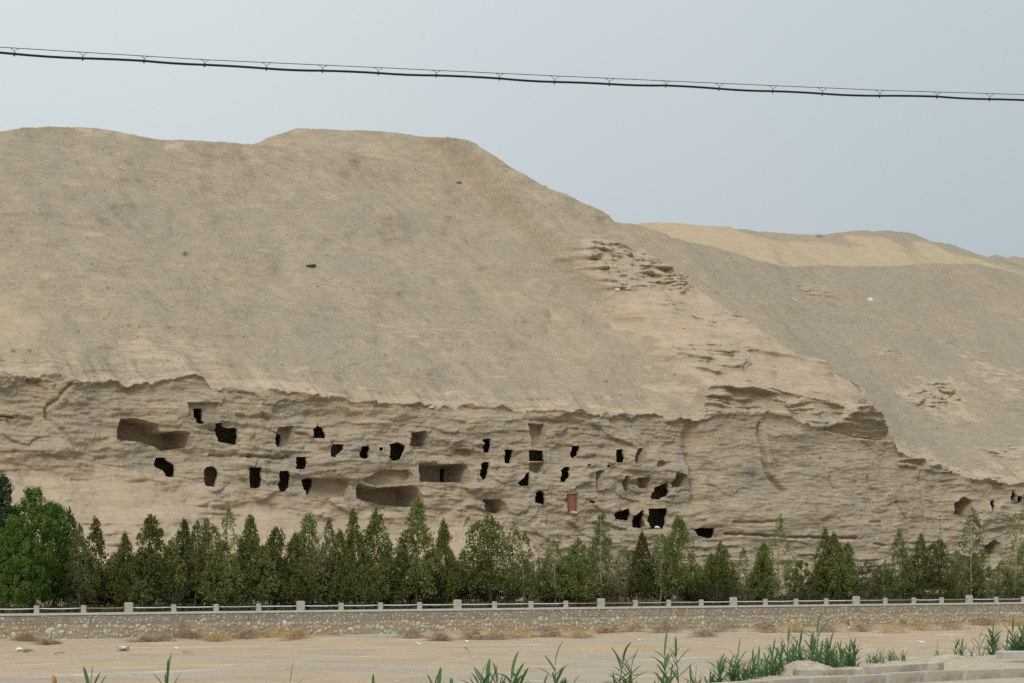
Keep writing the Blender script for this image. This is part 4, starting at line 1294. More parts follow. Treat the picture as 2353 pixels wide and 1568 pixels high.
def broadleaf(seed, h, r, blobs, per, base, mat, lsz=0.2):
    rr = np.random.default_rng(seed); C, D = [], []
    for _ in range(blobs):
        f = rr.random(); az = rr.random() * 6.283
        prof = math.sin(math.pi * min(1, 0.16 + 0.80 * f)) ** 0.7 * (1 + 0.3 * float(noise(az * 1.2 + seed, f * 4, 305)))
        rad = r * prof * math.sqrt(rr.random()) * 0.9
        c = np.array([math.cos(az) * rad, math.sin(az) * rad, base + (h - base) * f])
        sz = rr.uniform(0.16, 0.5) * r * 0.42; ez = rr.uniform(0.7, 1.7)
        q = rr.normal(size=(per, 3)); q /= np.linalg.norm(q, axis=1, keepdims=True); q *= (rr.random((per, 1)) ** 0.45)
        C.append(c + q * np.array([sz, sz, sz * ez])); D.append(q * 0.6 + rr.normal(size=(per, 3)) * 0.7)
    C = np.concatenate(C); D = np.concatenate(D); n = len(C)
    return leaf_mesh('crown', C, D, rr.uniform(0.7, 1.3, n) * lsz, rr.uniform(0.45, 0.75, n) * lsz, mat)


# kinds of tree: crown mesh, trunk mesh, own height, looks
H0 = 7.0
KIND = {}
def add_kind(key, crown, trunk, h, look): KIND.setdefault(key, []).append((crown, trunk, h, look))


_tr = random.Random(21)
for k in range(9):
    add_kind('dense', conifer(10 + k, H0, _tr.uniform(1.35, 2.0), int(_tr.uniform(150, 210)), 46, _tr.uniform(1.0, 1.7), M['juniper'], _tr.uniform(0.52, 0.95), 1.0, _tr.choice((1, 1, 2, 3))), trunk_mesh('trunk', H0 * 0.93, 0.10, M['bark'], 10 + k, 12, 0.09), H0, 'dense dark green')
for k in range(5):
    add_kind('multi', conifer(120 + k, H0, _tr.uniform(1.7, 2.3), 150, 46, 1.3, M['juniper'], _tr.uniform(0.5, 0.8), 1.0, _tr.choice((3, 4, 5))), trunk_mesh('trunk', H0 * 0.85, 0.11, M['bark'], 120 + k, 16, 0.08, 0.8, 0.9), H0, 'broad several-topped')
for k in range(5):
    add_kind('slim', conifer(130 + k, H0, _tr.uniform(0.95, 1.35), 130, 42, _tr.uniform(1.0, 1.6), M['juniper'], _tr.uniform(0.5, 0.8), 1.0, _tr.choice((1, 1, 2))), trunk_mesh('trunk', H0 * 0.95, 0.08, M['bark'], 130 + k, 10, 0.07), H0, 'slim dark green')
for k in range(7):
    add_kind('light', conifer(140 + k, H0, _tr.uniform(1.2, 1.9), int(_tr.uniform(95, 150)), 36, _tr.uniform(1.1, 1.9), M['juniper_lt'], _tr.uniform(0.5, 0.95), 1.0, _tr.choice((1, 2, 3))), trunk_mesh('trunk', H0 * 0.95, 0.08, M['bark_pale'], 140 + k, 16, 0.09), H0, 'loose light green')
for k in range(4):
    add_kind('sparse', conifer(150 + k, H0, _tr.uniform(0.9, 1.5), int(_tr.uniform(55, 85)), 26, 1.2, M['juniper_lt'], _tr.uniform(0.6, 0.95), 0.95), trunk_mesh('trunk', H0 * 0.97, 0.06, M['bark_pale'], 150 + k, 26, 0.08), H0, 'thin see-through')
add_kind('bush', broadleaf(60, 3.6, 1.5, 60, 60, 0.6, M['juniper_lt'], 0.17), trunk_mesh('trunk', 2.9, 0.07, M['bark'], 60, 14, 0.08, 0.4, 1.2), 3.6, 'low rounded')
add_kind('bush', broadleaf(61, 3.6, 1.3, 50, 60, 0.5, M['juniper'], 0.16), trunk_mesh('trunk', 2.9, 0.07, M['bark'], 61, 14, 0.08, 0.4, 1.1), 3.6, 'low bushy')
add_kind('dead', leaf_mesh('crown', RNG.normal(size=(500, 3)) * np.array([0.6, 0.6, 0.9]) + np.array([0, 0, 2.6]), RNG.normal(size=(500, 3)) + np.array([0, 0, 0.8]), RNG.uniform(0.25, 0.55, 500), RNG.uniform(0.012, 0.03, 500), M['dead']),
         trunk_mesh('trunk', 4.2, 0.06, M['dead'], 70, 40, 0.06, 0.8, 1.0), 4.4, 'brown half-dead')
add_kind('broad', broadleaf(80, 9.0, 2.9, 330, 62, 1.0, M['broad'], 0.19), trunk_mesh('trunk', 7.6, 0.20, M['bark'], 80, 16, 0.16, 1.8, 2.6, 0.7), 9.0, 'bright green spreading')
add_kind('broad', broadleaf(81, 9.0, 2.3, 260, 60, 0.8, M['broad'], 0.18), trunk_mesh('trunk', 7.6, 0.16, M['bark'], 81, 14, 0.14, 1.6, 2.0, 0.8), 9.0, 'bright green leafy')
add_kind('broaddk', broadleaf(82, 10.0, 2.2, 300, 62, 0.7, M['broad_dk'], 0.18), trunk_mesh('trunk', 8.6, 0.18, M['bark'], 82, 14, 0.1, 1.4, 1.6, 1.0), 10.0, 'dark blue-green leafy')

TREES = [  # u of the top, V of the top, kind, width factor, t
    (-48, 1060, 'broaddk', 1.0, 9), (4, 1096, 'broaddk', 0.8, 8), (72, 1126, 'broad', 0.95, 6.5), (122, 1160, 'broad', 0.8, 8.5), (36, 1190, 'broad', 0.9, 5.2),
    (157, 1168, 'slim', 1.1, 9), (184, 1205, 'light', 0.8, 7), (220, 1188, 'slim', 1.05, 8), (285, 1225, 'dense', 1.0, 7.5), (262, 1268, 'light', 0.9, 9.5),
    (343, 1183, 'dense', 1.15, 8), (316, 1262, 'dense', 0.9, 10), (421, 1193, 'dense', 0.85, 9), (396, 1235, 'slim', 1.0, 7), (448, 1196, 'light', 0.85, 8), (478, 1192, 'dense', 0.85, 7),
    (525, 1155, 'sparse', 0.8, 9), (508, 1240, 'dense', 1.0, 6.5), (572, 1185, 'dense', 1.1, 7.5), (548, 1262, 'light', 1.0, 9.5), (632, 1210, 'multi', 1.05, 8), (604, 1252, 'slim', 1.2, 6.5), (675, 1225, 'dense', 1.0, 7),
    (706, 1180, 'slim', 1.15, 8.5), (756, 1190, 'light', 0.8, 9), (735, 1232, 'dead', 1.3, 8), (785, 1218, 'dense', 0.9, 7), (816, 1170, 'dense', 0.95, 8), (862, 1167, 'slim', 1.15, 7.5), (842, 1255, 'multi', 1.0, 6.5),
    (890, 1262, 'dense', 1.0, 9), (925, 1238, 'dense', 1.05, 7.5), (956, 1143, 'slim', 1.25, 6.5), (982, 1262, 'dense', 1.05, 8.5), (1022, 1195, 'dense', 0.85, 8), (1052, 1290, 'light', 0.9, 10),
    (1128, 1184, 'dense', 1.25, 7), (1104, 1262, 'dense', 0.95, 8.5), (1174, 1196, 'sparse', 1.1, 8), (1205, 1222, 'sparse', 1.2, 7), (1238, 1278, 'light', 1.0, 9), (1275, 1238, 'light', 1.0, 8), (1325, 1235, 'dense', 1.1, 7),
    (1300, 1275, 'dense', 1.0, 9.5), (1380, 1172, 'light', 0.9, 8), (1352, 1268, 'light', 1.0, 10), (1425, 1268, 'dead', 1.2, 7.5), (1440, 1262, 'light', 0.9, 9.5), (1475, 1222, 'dense', 0.95, 8), (1515, 1224, 'light', 0.95, 7.2),
    (1538, 1240, 'dense', 1.0, 9), (1557, 1183, 'dense', 0.95, 7), (1590, 1298, 'dense', 1.0, 9.5), (1632, 1270, 'dense', 0.9, 9), (1660, 1243, 'multi', 0.95, 7.5), (1705, 1258, 'sparse', 1.2, 8), (1728, 1312, 'light', 1.1, 9),
    (1755, 1247, 'dense', 0.95, 7), (1788, 1182, 'sparse', 1.15, 8), (1840, 1290, 'bush', 1.1, 7.5), (1890, 1213, 'slim', 1.1, 8), (1917, 1225, 'dense', 1.15, 7), (1942, 1248, 'dense', 1.05, 8.5), (1998, 1290, 'bush', 1.2, 9),
    (2030, 1300, 'light', 1.0, 8), (2068, 1215, 'light', 0.95, 7.5), (2110, 1225, 'dense', 0.95, 8), (2158, 1238, 'dense', 1.0, 7.2), (2086, 1290, 'multi', 0.9, 9.5), (2200, 1262, 'light', 1.0, 8.5), (2228, 1165, 'sparse', 1.0, 7.5),
    (2238, 1270, 'dense', 1.0, 9), (2270, 1300, 'bush', 1.1, 7), (2302, 1285, 'light', 1.0, 8.5), (2330, 1178, 'sparse', 1.2, 7.5), (2348, 1250, 'light', 1.1, 9), (2400, 1235, 'dense', 1.0, 8), (2440, 1210, 'light', 1.0, 7.5),
]
_fill = random.Random(3)
add_kind('bush', broadleaf(62, 3.6, 1.9, 46, 46, 0.3, M['under'], 0.15), trunk_mesh('trunk', 2.6, 0.05, M['bark'], 62, 18, 0.10, 0.3, 1.3), 3.6, 'low scruffy')
add_kind('bush', broadleaf(63, 3.6, 1.7, 40, 50, 0.3, M['juniper_lt'], 0.15), trunk_mesh('trunk', 2.6, 0.05, M['bark_pale'], 63, 18, 0.10, 0.3, 1.3), 3.6, 'low pale')
for u_ in range(200, 2352, 118): TREES.append((u_ + _fill.uniform(-40, 40), _fill.uniform(1318, 1346), 'bush', 1.15, _fill.uniform(4.5, 9)))
for u_ in range(170, 1062, 34): TREES.append((u_ + _fill.uniform(-14, 14), _fill.uniform(1255, 1305), _fill.choice(('dense', 'multi', 'dense', 'light')), 1.05, _fill.uniform(9, 13)))
for u_ in range(1110, 1600, 44): TREES.append((u_ + _fill.uniform(-18, 18), _fill.uniform(1280, 1318), _fill.choice(('dense', 'light', 'light', 'multi')), 1.0, _fill.uniform(9, 13)))
for u_ in range(1620, 2352, 48): TREES.append((u_ + _fill.uniform(-22, 22), _fill.uniform(1298, 1330), _fill.choice(('light', 'dense', 'light', 'dead')), 1.0, _fill.uniform(9, 13)))
ORD = ['first', 'second', 'third', 'fourth', 'fifth', 'sixth', 'seventh', 'eighth', 'ninth', 'tenth', 'eleventh', 'twelfth', 'thirteenth', 'fourteenth', 'fifteenth', 'sixteenth', 'seventeenth', 'eighteenth', 'nineteenth', 'twentieth', 'twenty-first', 'twenty-second', 'twenty-third', 'twenty-fourth', 'twenty-fifth', 'twenty-sixth', 'twenty-seventh', 'twenty-eighth', 'twenty-ninth', 'thirtieth', 'thirty-first', 'thirty-second', 'thirty-third', 'thirty-fourth', 'thirty-fifth', 'thirty-sixth']
BROADU = [298, 690, 1050, 1383, 1689, 1971, 2229]
order_in = {}
for n_, tr in enumerate(sorted(TREES, key=lambda a: a[0])):
    u_, v_, kind, wf, t_ = tr
    opts = KIND[kind]; crown, trunk, h0, look = opts[n_ % len(opts)]
    s_, z_, D_ = ray_st(u_, v_, t_)
    x_, y_ = st2w(s_, t_)
    h = float(z_) - 1.95
    sz = h / h0
    bush = kind in ('bush',)
    sw = wf * (0.5 + 0.5 * sz) if not kind.startswith('broad') else wf * sz
    name = {'broad': 'broadleaf_tree', 'broaddk': 'broadleaf_tree', 'bush': 'round_bush', 'dead': 'withered_tree'}.get(kind, 'conifer')
    e = empty(name, (float(x_), float(y_), 1.95), random.random() * 6.28, (sw * random.uniform(0.88, 1.15), sw * random.uniform(0.88, 1.15), sz)); e.rotation_euler = (random.uniform(-0.03, 0.03), random.uniform(-0.03, 0.03), e.rotation_euler[2])
    kidx = sum(1 for b in BROADU if b <= u_)
    cnt = order_in.get(kidx, 0); order_in[kidx] = cnt + 1
    noun = {'broadleaf_tree': 'broadleaf tree', 'round_bush': 'bush', 'withered_tree': 'tree', 'conifer': 'conifer'}[name]
    if kidx == 0:
        lab = f'{look} {noun}, {ORD[cnt]} tree from the left end of the row'
    else:
        lab = f'{look} {noun}, {ORD[cnt]} tree right of the {ORD[kidx - 1]} broad railing post'
    tag(e, lab, 'bush' if name == 'round_bush' else 'tree', 'trees in a row behind the railing')
    for part, me in (('trunk', trunk), ('crown', crown)):
        o = bpy.data.objects.new(part, me); COL.objects.link(o); o.parent = e

# undergrowth along the fence, one tangled mass
n = 60000
us = RNG.uniform(-20, 165, n)
dens = sstep(-0.75, 0.5, noise(us / 5, 0.3, 311) + 0.30 * sstep(60, 80, us))
keep = RNG.random(n) < dens
us = us[keep]; n = len(us)
ut = 2.2 + 12.8 * RNG.random(n) ** 0.8; hh = (0.30 + 0.75 * dens[keep]) * (0.55 + 0.45 * sstep(3, 9, ut)) * (0.8 + 0.5 * noise(us / 2.2, ut / 2, 312))
uz = 1.98 + RNG.random(n) ** 0.8 * np.clip(hh, 0.1, 2)
ux, uy = st2w(us, ut)
o = link('undergrowth', leaf_mesh('undergrowth', np.stack([ux, uy, uz], 1), RNG.normal(size=(n, 3)) * 0.6 + np.array([0, 0, 0.9]), RNG.uniform(0.18, 0.42, n), RNG.uniform(0.05, 0.11, n), M['under']))
tag(o, 'tangled low green undergrowth between the tree trunks', 'undergrowth', None, 'stuff')

# a street lamp among the trees
lu, lt = 1556.0, 12.0
ls, lz, lD = ray_st(lu, 1230, lt); lx, ly = st2w(ls, lt)
lamp = empty('street_lamp', (float(lx), float(ly), 1.95)); tag(lamp, 'white street lamp head rising above the trees on a curved arm', 'street lamp')
hs_, hz_, _ = ray_st(1512, 1211, lt - 1.0); hx_, hy_ = st2w(hs_, lt - 1.0)
rel = Vector((float(hx_ - lx), float(hy_ - ly), float(hz_ - 1.95)))
MB().tube([(0, 0, 0), (0, 0, rel.z - 1.2)], [0.08, 0.05], 8).build('pole', M['grey_metal'], lamp, True)
MB().tube([(0, 0, rel.z - 1.2), (rel.x * 0.3, rel.y * 0.3, rel.z - 0.62), (rel.x * 0.75, rel.y * 0.75, rel.z - 0.15)], 0.035, 6).build('arm', M['grey_metal'], lamp, True)
hv, hf = [], []
ax = Vector((rel.x, rel.y, 0.35)).normalized(); sd = ax.cross(Vector((0, 0, 1))).normalized(); upv = sd.cross(ax)
prof = [(-0.32, 0.05), (-0.22, 0.09), (0.0, 0.17), (0.22, 0.20), (0.40, 0.15), (0.47, 0.05)]
for a_, r_ in prof:
    for k in range(10):
        an = 2 * math.pi * k / 10
        p = rel + ax * (a_ * 0.95) + sd * (r_ * math.cos(an)) + upv * (r_ * math.sin(an) * (0.75 if math.sin(an) > 0 else 0.45))
        hv.append(tuple(p))
for i in range(len(prof) - 1):
    for k in range(10):
        hf.append((i * 10 + k, i * 10 + (k + 1) % 10, i * 10 + 10 + (k + 1) % 10, i * 10 + 10 + k))
hf.append(tuple(range(9, -1, -1))); hf.append(tuple(50 + k for k in range(10)))
link('lamp_head', py_mesh('lamp_head', hv, hf, True), lamp, M['lamp_white'])

# ================================================================== THINGS ON THE CLIFF
def surf(u, v):
    s1, z1 = unproject(np.array([u], float), np.array([v], float), T_all, 9)
    return float(s1[0]), float(z1[0])


P_ = NICHES[17][0]
c_u, c_v = np.mean([p[0] for p in P_]), np.mean([p[1] for p in P_])
ds, dz_ = surf(c_u, c_v)
dt = float(T_all(np.array([ds]), np.array([dz_]))[0]) + 0.22
dx_, dy_ = st2w(ds, dt)
door = empty('door', (float(dx_), float(dy_), dz_ - 0.98), ANG); tag(door, 'red wooden door set in the cliff among the open caves', 'door')
dh, dw = 1.98, 1.0
for sx in (-1, 1):
    MB().box((sx * (dw / 2 - 0.05), 0, dh / 2), (0.10, 0.12, dh)).build('jamb', M['door_dk'], door)
MB().box((0, 0, dh + 0.04), (dw + 0.1, 0.14, 0.10)).build('lintel', M['door_dk'], door)
leafd = MB().box((0, 0.03, dh / 2), (dw - 0.2, 0.05, dh)).build('door_leaf', M['door'], door)
for zc, hh_ in ((0.35, 0.5), (1.0, 0.6), (1.62, 0.45)):
    for sx in (-1, 1):
        MB().box((sx * 0.19, -0.012, zc), (0.28, 0.03, hh_)).build('panel', M['door'], leafd, False, 0.008)

s1, z1 = surf(552.3 + .2516 * 1283, 828.5 + .2516 * 800)
t1 = float(T_all(np.array([s1]), np.array([z1]))[0])
fw_, fh_ = 0.66, 0.46
fx, fy = st2w(s1, t1 - 0.02)
wf_ = MB()
for c, sz_ in (((0, 0, fh_ / 2), (fw_, 0.12, 0.09)), ((0, 0, -fh_ / 2), (fw_, 0.12, 0.09)), ((-fw_ / 2 + 0.03, 0.002, 0), (0.08, 0.12, fh_ - 0.09)), ((fw_ / 2 - 0.03, 0.002, 0), (0.08, 0.12, fh_ - 0.09))):
    wf_.box(c, sz_)
o = wf_.build('window_surround', M['plaster'], cliff); o.location = (float(fx), float(fy), z1); o.rotation_euler = (0, 0, ANG)


def rock_mesh(name, seed, mat, sq=0.7):
    rr = random.Random(seed); import bmesh
    bm = bmesh.new(); bmesh.ops.create_icosphere(bm, subdivisions=2, radius=0.5)
    for v in bm.verts:
        d = v.co.normalized()
        k = 1 + 0.35 * float(noise(d.x * 2 + seed, d.y * 2 + d.z * 1.7, 401)) + 0.12 * rr.uniform(-1, 1)
        v.co = d * 0.5 * k; v.co.z *= sq
    me = bpy.data.meshes.new(name); bm.to_mesh(me); bm.free(); me.materials.append(mat)
    return me


for i_, (u_, v_, w_, h_, mt, lab) in enumerate([
    (2003, 689, 0.95, 1.0, 'pebble_white', 'white boulder lying on the grey right-hand scree slope'),
    (1443, 664, 1.6, 0.9, 'pebble', 'grey flat boulder under the ledges of the bedded outcrop'),
    (1417, 667, 0.8, 0.6, 'pebble_white', 'small pale boulder left of the flat boulder under the outcrop'),
    (1057, 419, 0.9, 0.55, 'pebble_dark', 'lone dark boulder high on the main slope'),
    (1253, 428, 0.7, 0.6, 'pebble_white', 'pale boulder on the skyline of the descending ridge'),
    (714, 609, 1.6, 0.35, 'pebble_dark', 'dark flat rock slab on the middle of the scree'),
    (990, 934, 0.8, 0.5, 'pebble', 'round boulder perched on the lip of the cliff'),
    (1318, 1176, 0.9, 0.5, 'pebble', 'rounded boulder just below the red door'),
    (420, 612, 0.5, 0.4, 'pebble_white', 'small pale rock below the dry tuft on the scree')]):
    s1, z1 = surf(u_, v_); t1 = float(T_all(np.array([s1]), np.array([z1]))[0]); x1, y1 = st2w(s1, t1 - 0.05)
    o = link('boulder', rock_mesh('boulder', 500 + i_, M[mt])); o.location = (float(x1), float(y1), z1); o.scale = (w_, w_ * 0.8, h_); o.rotation_euler = (0.1, 0.1, i_)
    tag(o, lab, 'boulder')


def tuft(name, label, pos, r, h, n, mat, cat='tuft', flat=0.5, wd=0.03):
    C = RNG.normal(size=(n, 3)) * np.array([r * 0.45, r * 0.45, h * 0.3]) + np.array([0, 0, h * 0.4])
    C[:, 2] = np.clip(C[:, 2], 0.01, None)
    D = C * np.array([1, 1, 0.6]) + RNG.normal(size=(n, 3)) * r * 0.5 + np.array([0, 0, h * flat])
    o = link(name, leaf_mesh(name, C, D, RNG.uniform(0.25, 0.6, n) * max(r, h) * 0.9, RNG.uniform(0.5, 1.2, n) * wd, mat))
    o.location = pos; return tag(o, label, cat)


for u_, v_, r_, mt, lab in [(428, 587, 0.5, 'under', 'small olive tuft of dry scrub alone on the scree'), (1392, 876, 0.3, 'brush', 'tiny dry tuft on the scree above the right caves'),
                            (30, 806, 0.3, 'brush', 'left one of two brown tufts at the scree foot'), (68, 806, 0.35, 'brush', 'right one of two brown tufts at the scree foot')]:
    s1, z1 = surf(u_, v_); t1 = float(T_all(np.array([s1]), np.array([z1]))[0]); x1, y1 = st2w(s1, t1)
    tuft('dry_tuft', lab, (float(x1), float(y1), z1 - 0.1), r_, r_ * 1.3, 150, M[mt])
es1, ez1 = unproject(np.array([1881.0]), np.array([545.0]), TE, 40, 180.0); et1 = TE(es1, ez1); x1, y1 = st2w(es1, et1)
tuft('dry_tuft', 'dark tuft of scrub on the dune skyline', (float(x1[0]), float(y1[0]), float(ez1[0])), 0.9, 0.7, 160, M['under'])
s1, z1 = surf(1032, 330); t1 = float(T_all(np.array([s1]), np.array([z1]))[0]); x1, y1 = st2w(s1, t1 + 1)
o = MB().tube([(0, 0, -0.5), (0, 0, 1.0)], 0.05, 6).box((0, 0, 1.02), (0.16, 0.16, 0.1)).build('marker_post', M['grey_metal']); o.location = (float(x1), float(y1), z1)
tag(o, 'thin marker post on the flat summit skyline', 'post')

# loose stones on the scree: nobody could count them
def scatter_stones(name, pos, size, mat, seed, label):
    rr = np.random.default_rng(seed); n = len(pos)
    base = np.array([(1, 0, 0), (0, 1, 0), (-1, 0, 0), (0, -1, 0), (0, 0, 1), (0, 0, -1)], float)
    a = rr.random(n) * 6.283
    v = base[None] * rr.uniform(0.55, 1.1, (n, 6, 1)) * np.array([1, 1, 0.62])
    ca, sa = np.cos(a)[:, None], np.sin(a)[:, None]
    v = np.stack([v[..., 0] * ca - v[..., 1] * sa, v[..., 0] * sa + v[..., 1] * ca, v[..., 2]], -1) * (size[:, None, None] * 0.5) + pos[:, None]
    f = np.array([(0, 1, 4), (1, 2, 4), (2, 3, 4), (3, 0, 4), (1, 0, 5), (2, 1, 5), (3, 2, 5), (0, 3, 5)])
    ff = (f[None] + (np.arange(n) * 6)[:, None, None]).reshape(-1, 3)
    o = link(name, np_mesh(name, v.reshape(-1, 3), ff, False), None, mat)
    return tag(o, label, 'stones', None, 'stuff')


jj = RNG.integers(NLr - 40, NR - 1, 9000); ii = RNG.integers(0, NC, 9000)
okm = (Z[jj, ii] > np.interp(S[jj, ii], *CT) + 0.4)
jj, ii = jj[okm], ii[okm]
pp = np.stack([X[jj, ii], Y[jj, ii], Z[jj, ii]], 1); nn = len(pp)
kk = RNG.random(nn)
sz = 0.10 + 0.28 * RNG.random(nn) ** 4
scatter_stones('scree_stones', pp[kk < 0.40], sz[kk < 0.40] * 0.85, M['pebble_white'], 1, 'pale loose stones scattered over the scree')
scatter_stones('scree_stones', pp[kk >= 0.40], sz[kk >= 0.40], M['pebble_dark'], 2, 'dark loose stones scattered over the scree')
n = 5000; xs_ = RNG.uniform(2.0, 14, n); ys_ = kerb_y(xs_) + 0.12 + RNG.random(n) * (edge_y(xs_) - kerb_y(xs_) + 0.3)
okm = ys_ > kerb_y(xs_) + 0.1
xs_, ys_ = xs_[okm], ys_[okm]
scatter_stones('verge_pebbles', np.stack([xs_, ys_, bank_z(xs_, ys_) + 0.004], 1), 0.012 + 0.05 * RNG.random(len(xs_)) ** 4, M['pebble'], 3, 'small pebbles strewn over the kerbed verge')
n = 7000; s1 = RNG.uniform(-20, 140, n); t1 = -RNG.random(n) * 85 - 0.6; x1, y1 = st2w(s1, t1)
scatter_stones('riverbed_pebbles', np.stack([x1, y1, bed_z(s1, t1) + 0.01], 1), 0.07 + 0.18 * RNG.random(n) ** 5, M['pebble'], 4, 'pebbles strewn over the dry river bed')

# ================================================================== BRUSH AND LITTER AT THE WALL FOOT
def on_bed(u, v):
    z0 = 0.1
    for _ in range(6):
        D0 = (CAMZ - z0) * F / (v - HV); x0 = (u - CU) / F * D0
        s0, t0 = w2st(x0, D0); z0 = float(bed_z(np.array(s0), np.array(min(t0, -0.3))))
    t0 = min(t0, -0.45); x0, y0 = st2w(s0, t0)
    return float(x0), float(y0), z0


BR = [(60, 1478, 1.4, 'brush'), (112, 1480, 1.3, 'brush'), (330, 1474, 1.8, 'brush'), (372, 1468, 1.6, 'brush'), (430, 1466, 2.2, 'brush'), (500, 1464, 1.8, 'straw'), (560, 1462, 2.0, 'brush'), (630, 1466, 2.4, 'straw'),
      (680, 1470, 1.6, 'straw'), (945, 1464, 1.9, 'brush'), (1012, 1470, 1.6, 'brush'), (1085, 1467, 1.9, 'brush'), (1140, 1468, 2.0, 'brush'), (1195, 1464, 2.2, 'straw'), (1262, 1462, 1.9, 'brush'), (1330, 1462, 2.2, 'straw'),
      (1395, 1458, 1.9, 'brush'), (1454, 1456, 2.0, 'brush'), (1529, 1456, 2.0, 'brush'), (1616, 1459, 1.9, 'brush'), (1662, 1453, 2.3, 'brush'), (1760, 1452, 2.0, 'brush'), (1830, 1452, 1.8, 'straw'), (1898, 1450, 2.2, 'brush'),
      (1980, 1449, 2.2, 'brush'), (2052, 1446, 2.6, 'straw'), (2110, 1447, 2.0, 'straw'), (2182, 1444, 2.6, 'brush'), (2260, 1441, 2.2, 'brush'), (2335, 1440, 2.2, 'straw')]
for i_, (u_, v_, w_, mt) in enumerate(BR):
    x1, y1, z1 = on_bed(u_, v_)
    n = 520; w_ *= 1.35; m = RNG.normal(size=(n, 3))
    loc_s = np.clip(m[:, 0] * 0.42, -1.1, 1.1) * w_ * 0.6; loc_t = m[:, 1] * 0.22 * w_ * 0.6
    hgt = 0.85 * w_ / 2.2 * np.exp(-(loc_s / (0.5 * w_)) ** 2) * (0.7 + 0.5 * noise(loc_s * 1.5 + i_, 0.4, 320))
    C = np.stack([loc_s * DV[0] + loc_t * NV[0], loc_s * DV[1] + loc_t * NV[1], np.abs(RNG.random(n)) * hgt + 0.02], 1)
    D = np.stack([DV[0] * m[:, 2], DV[1] * m[:, 2], np.zeros(n)], 1) * 1.4 + RNG.normal(size=(n, 3)) * np.array([0.5, 0.5, 0.35]) + np.array([0, 0, 0.12])
    o = link('brush_heap', leaf_mesh('brush_heap', C, D, RNG.uniform(0.3, 0.9, n), RNG.uniform(0.012, 0.035, n), M[mt])); o.location = (x1, y1, z1 - 0.03)
    kidx = sum(1 for b in BROADU if b <= u_)
    sub = sum(1 for q in BR[:i_] if sum(1 for b in BROADU if b <= q[0]) == kidx)
    where = f'{ORD[sub]} heap right of the {ORD[kidx - 1]} broad post' if kidx else f'{ORD[sub]} heap from the left edge'
    tag(o, f"dry {'golden straw' if mt == 'straw' else 'brown brush'} at the wall foot, {where}", 'brush', 'heaps of dry brush along the wall foot')
for i_, (u_, v_, w_, h_, lab) in enumerate([
    (283, 1491, 0.62, 0.34, 'white plastic bag bulging on the sand below the first broad post'), (406, 1490, 0.42, 0.22, 'white carton on the sand right of the white plastic bag'),
    (1136, 1463, 0.28, 0.28, 'square white scrap against the wall foot brush'), (1073, 1472, 0.30, 0.14, 'white torn scrap left of the square white scrap'), (962, 1477, 0.5, 0.1, 'flat white scrap beside the concrete footing'),
    (1470, 1469, 0.30, 0.16, 'white scrap on the sand below the brush, right of the fourth broad post'), (2117, 1473, 0.8, 0.08, 'white crooked stick-like scrap lying on the river bed'), (2186, 1460, 0.3, 0.1, 'small white scrap near the right end of the river bed'),
    (45, 1493, 0.5, 0.30, 'pale stone-like white lump at the far left of the sand'), (1950, 1447, 0.2, 0.3, 'upright white scrap in the brush below the sixth broad post')]):
    x1, y1, z1 = on_bed(u_, v_)
    o = link('litter', rock_mesh('litter', 600 + i_, M['white'], 0.8)); o.location = (x1, y1, z1 + h_ * 0.3); o.scale = (w_, w_ * 0.7, h_); o.rotation_euler = (0.1, 0.15, ANG + 0.4 * (i_ % 3 - 1))
    tag(o, lab, 'litter')
x1, y1, z1 = on_bed(284, 1497)
tuft('grass_tuft', 'small green tuft in front of the white plastic bag', (x1, y1, z1), 0.45, 0.28, 160, M['under'], 'grass')
x1, y1, z1 = on_bed(58, 1497)
tuft('grass_tuft', 'thin green tuft beside the pale lump at far left', (x1, y1, z1), 0.5, 0.2, 120, M['under'], 'grass')
x1, y1, z1 = on_bed(582, 1452)
tuft('grass_tuft', 'green tuft growing against the wall foot', (x1, y1, z1 + 0.1), 0.4, 0.5, 140, M['juniper_lt'], 'grass')
x1, y1, z1 = on_bed(2076, 1438)
tuft('grass_tuft', 'green tuft on the wall foot near the last broad post', (x1, y1, z1 + 0.1), 0.35, 0.6, 120, M['juniper_lt'], 'grass')
for u0, v0, u1, v1, lab in [(1068, 1485, 1077, 1497, 'short dark stick lying on the open river bed'), (420, 1497, 448, 1503, 'thin twigs lying on the sand right of the carton'), (125, 1501, 150, 1499, 'dark twig on the sand at left')]:
    a = on_bed(u0, v0); b = on_bed(u1, v1)
    o = MB().tube([(0, 0, 0.03), ((b[0] - a[0]) * 0.5, (b[1] - a[1]) * 0.5, 0.10), (b[0] - a[0], b[1] - a[1], 0.04)], [0.035, 0.03, 0.012], 6).build('stick', M['brush']); o.location = a
    tag(o, lab, 'stick')

# ================================================================== REEDS ON THE NEAR BANK
def blade(name, ln, wd, bend, fold, mat):
    n = 7; v, f = [], []
    for k in range(n):
        q = k / (n - 1); w_ = wd * (0.35 + 1.2 * q) * (1 - q) ** 0.75 * 1.35 if q < 1 else 0
        x = bend * q * q * ln; z = ln * (q - 0.35 * abs(bend) * q ** 3)
        v += [(x, -w_ / 2, z + fold * w_), (x + 0.15 * w_, 0, z), (x, w_ / 2, z + fold * w_)]
    for k in range(n - 1):
        a = 3 * k; f += [(a, a + 1, a + 4, a + 3), (a + 1, a + 2, a + 5, a + 4)]
    me = py_mesh(name, v, f, True); me.materials.append(mat); return me


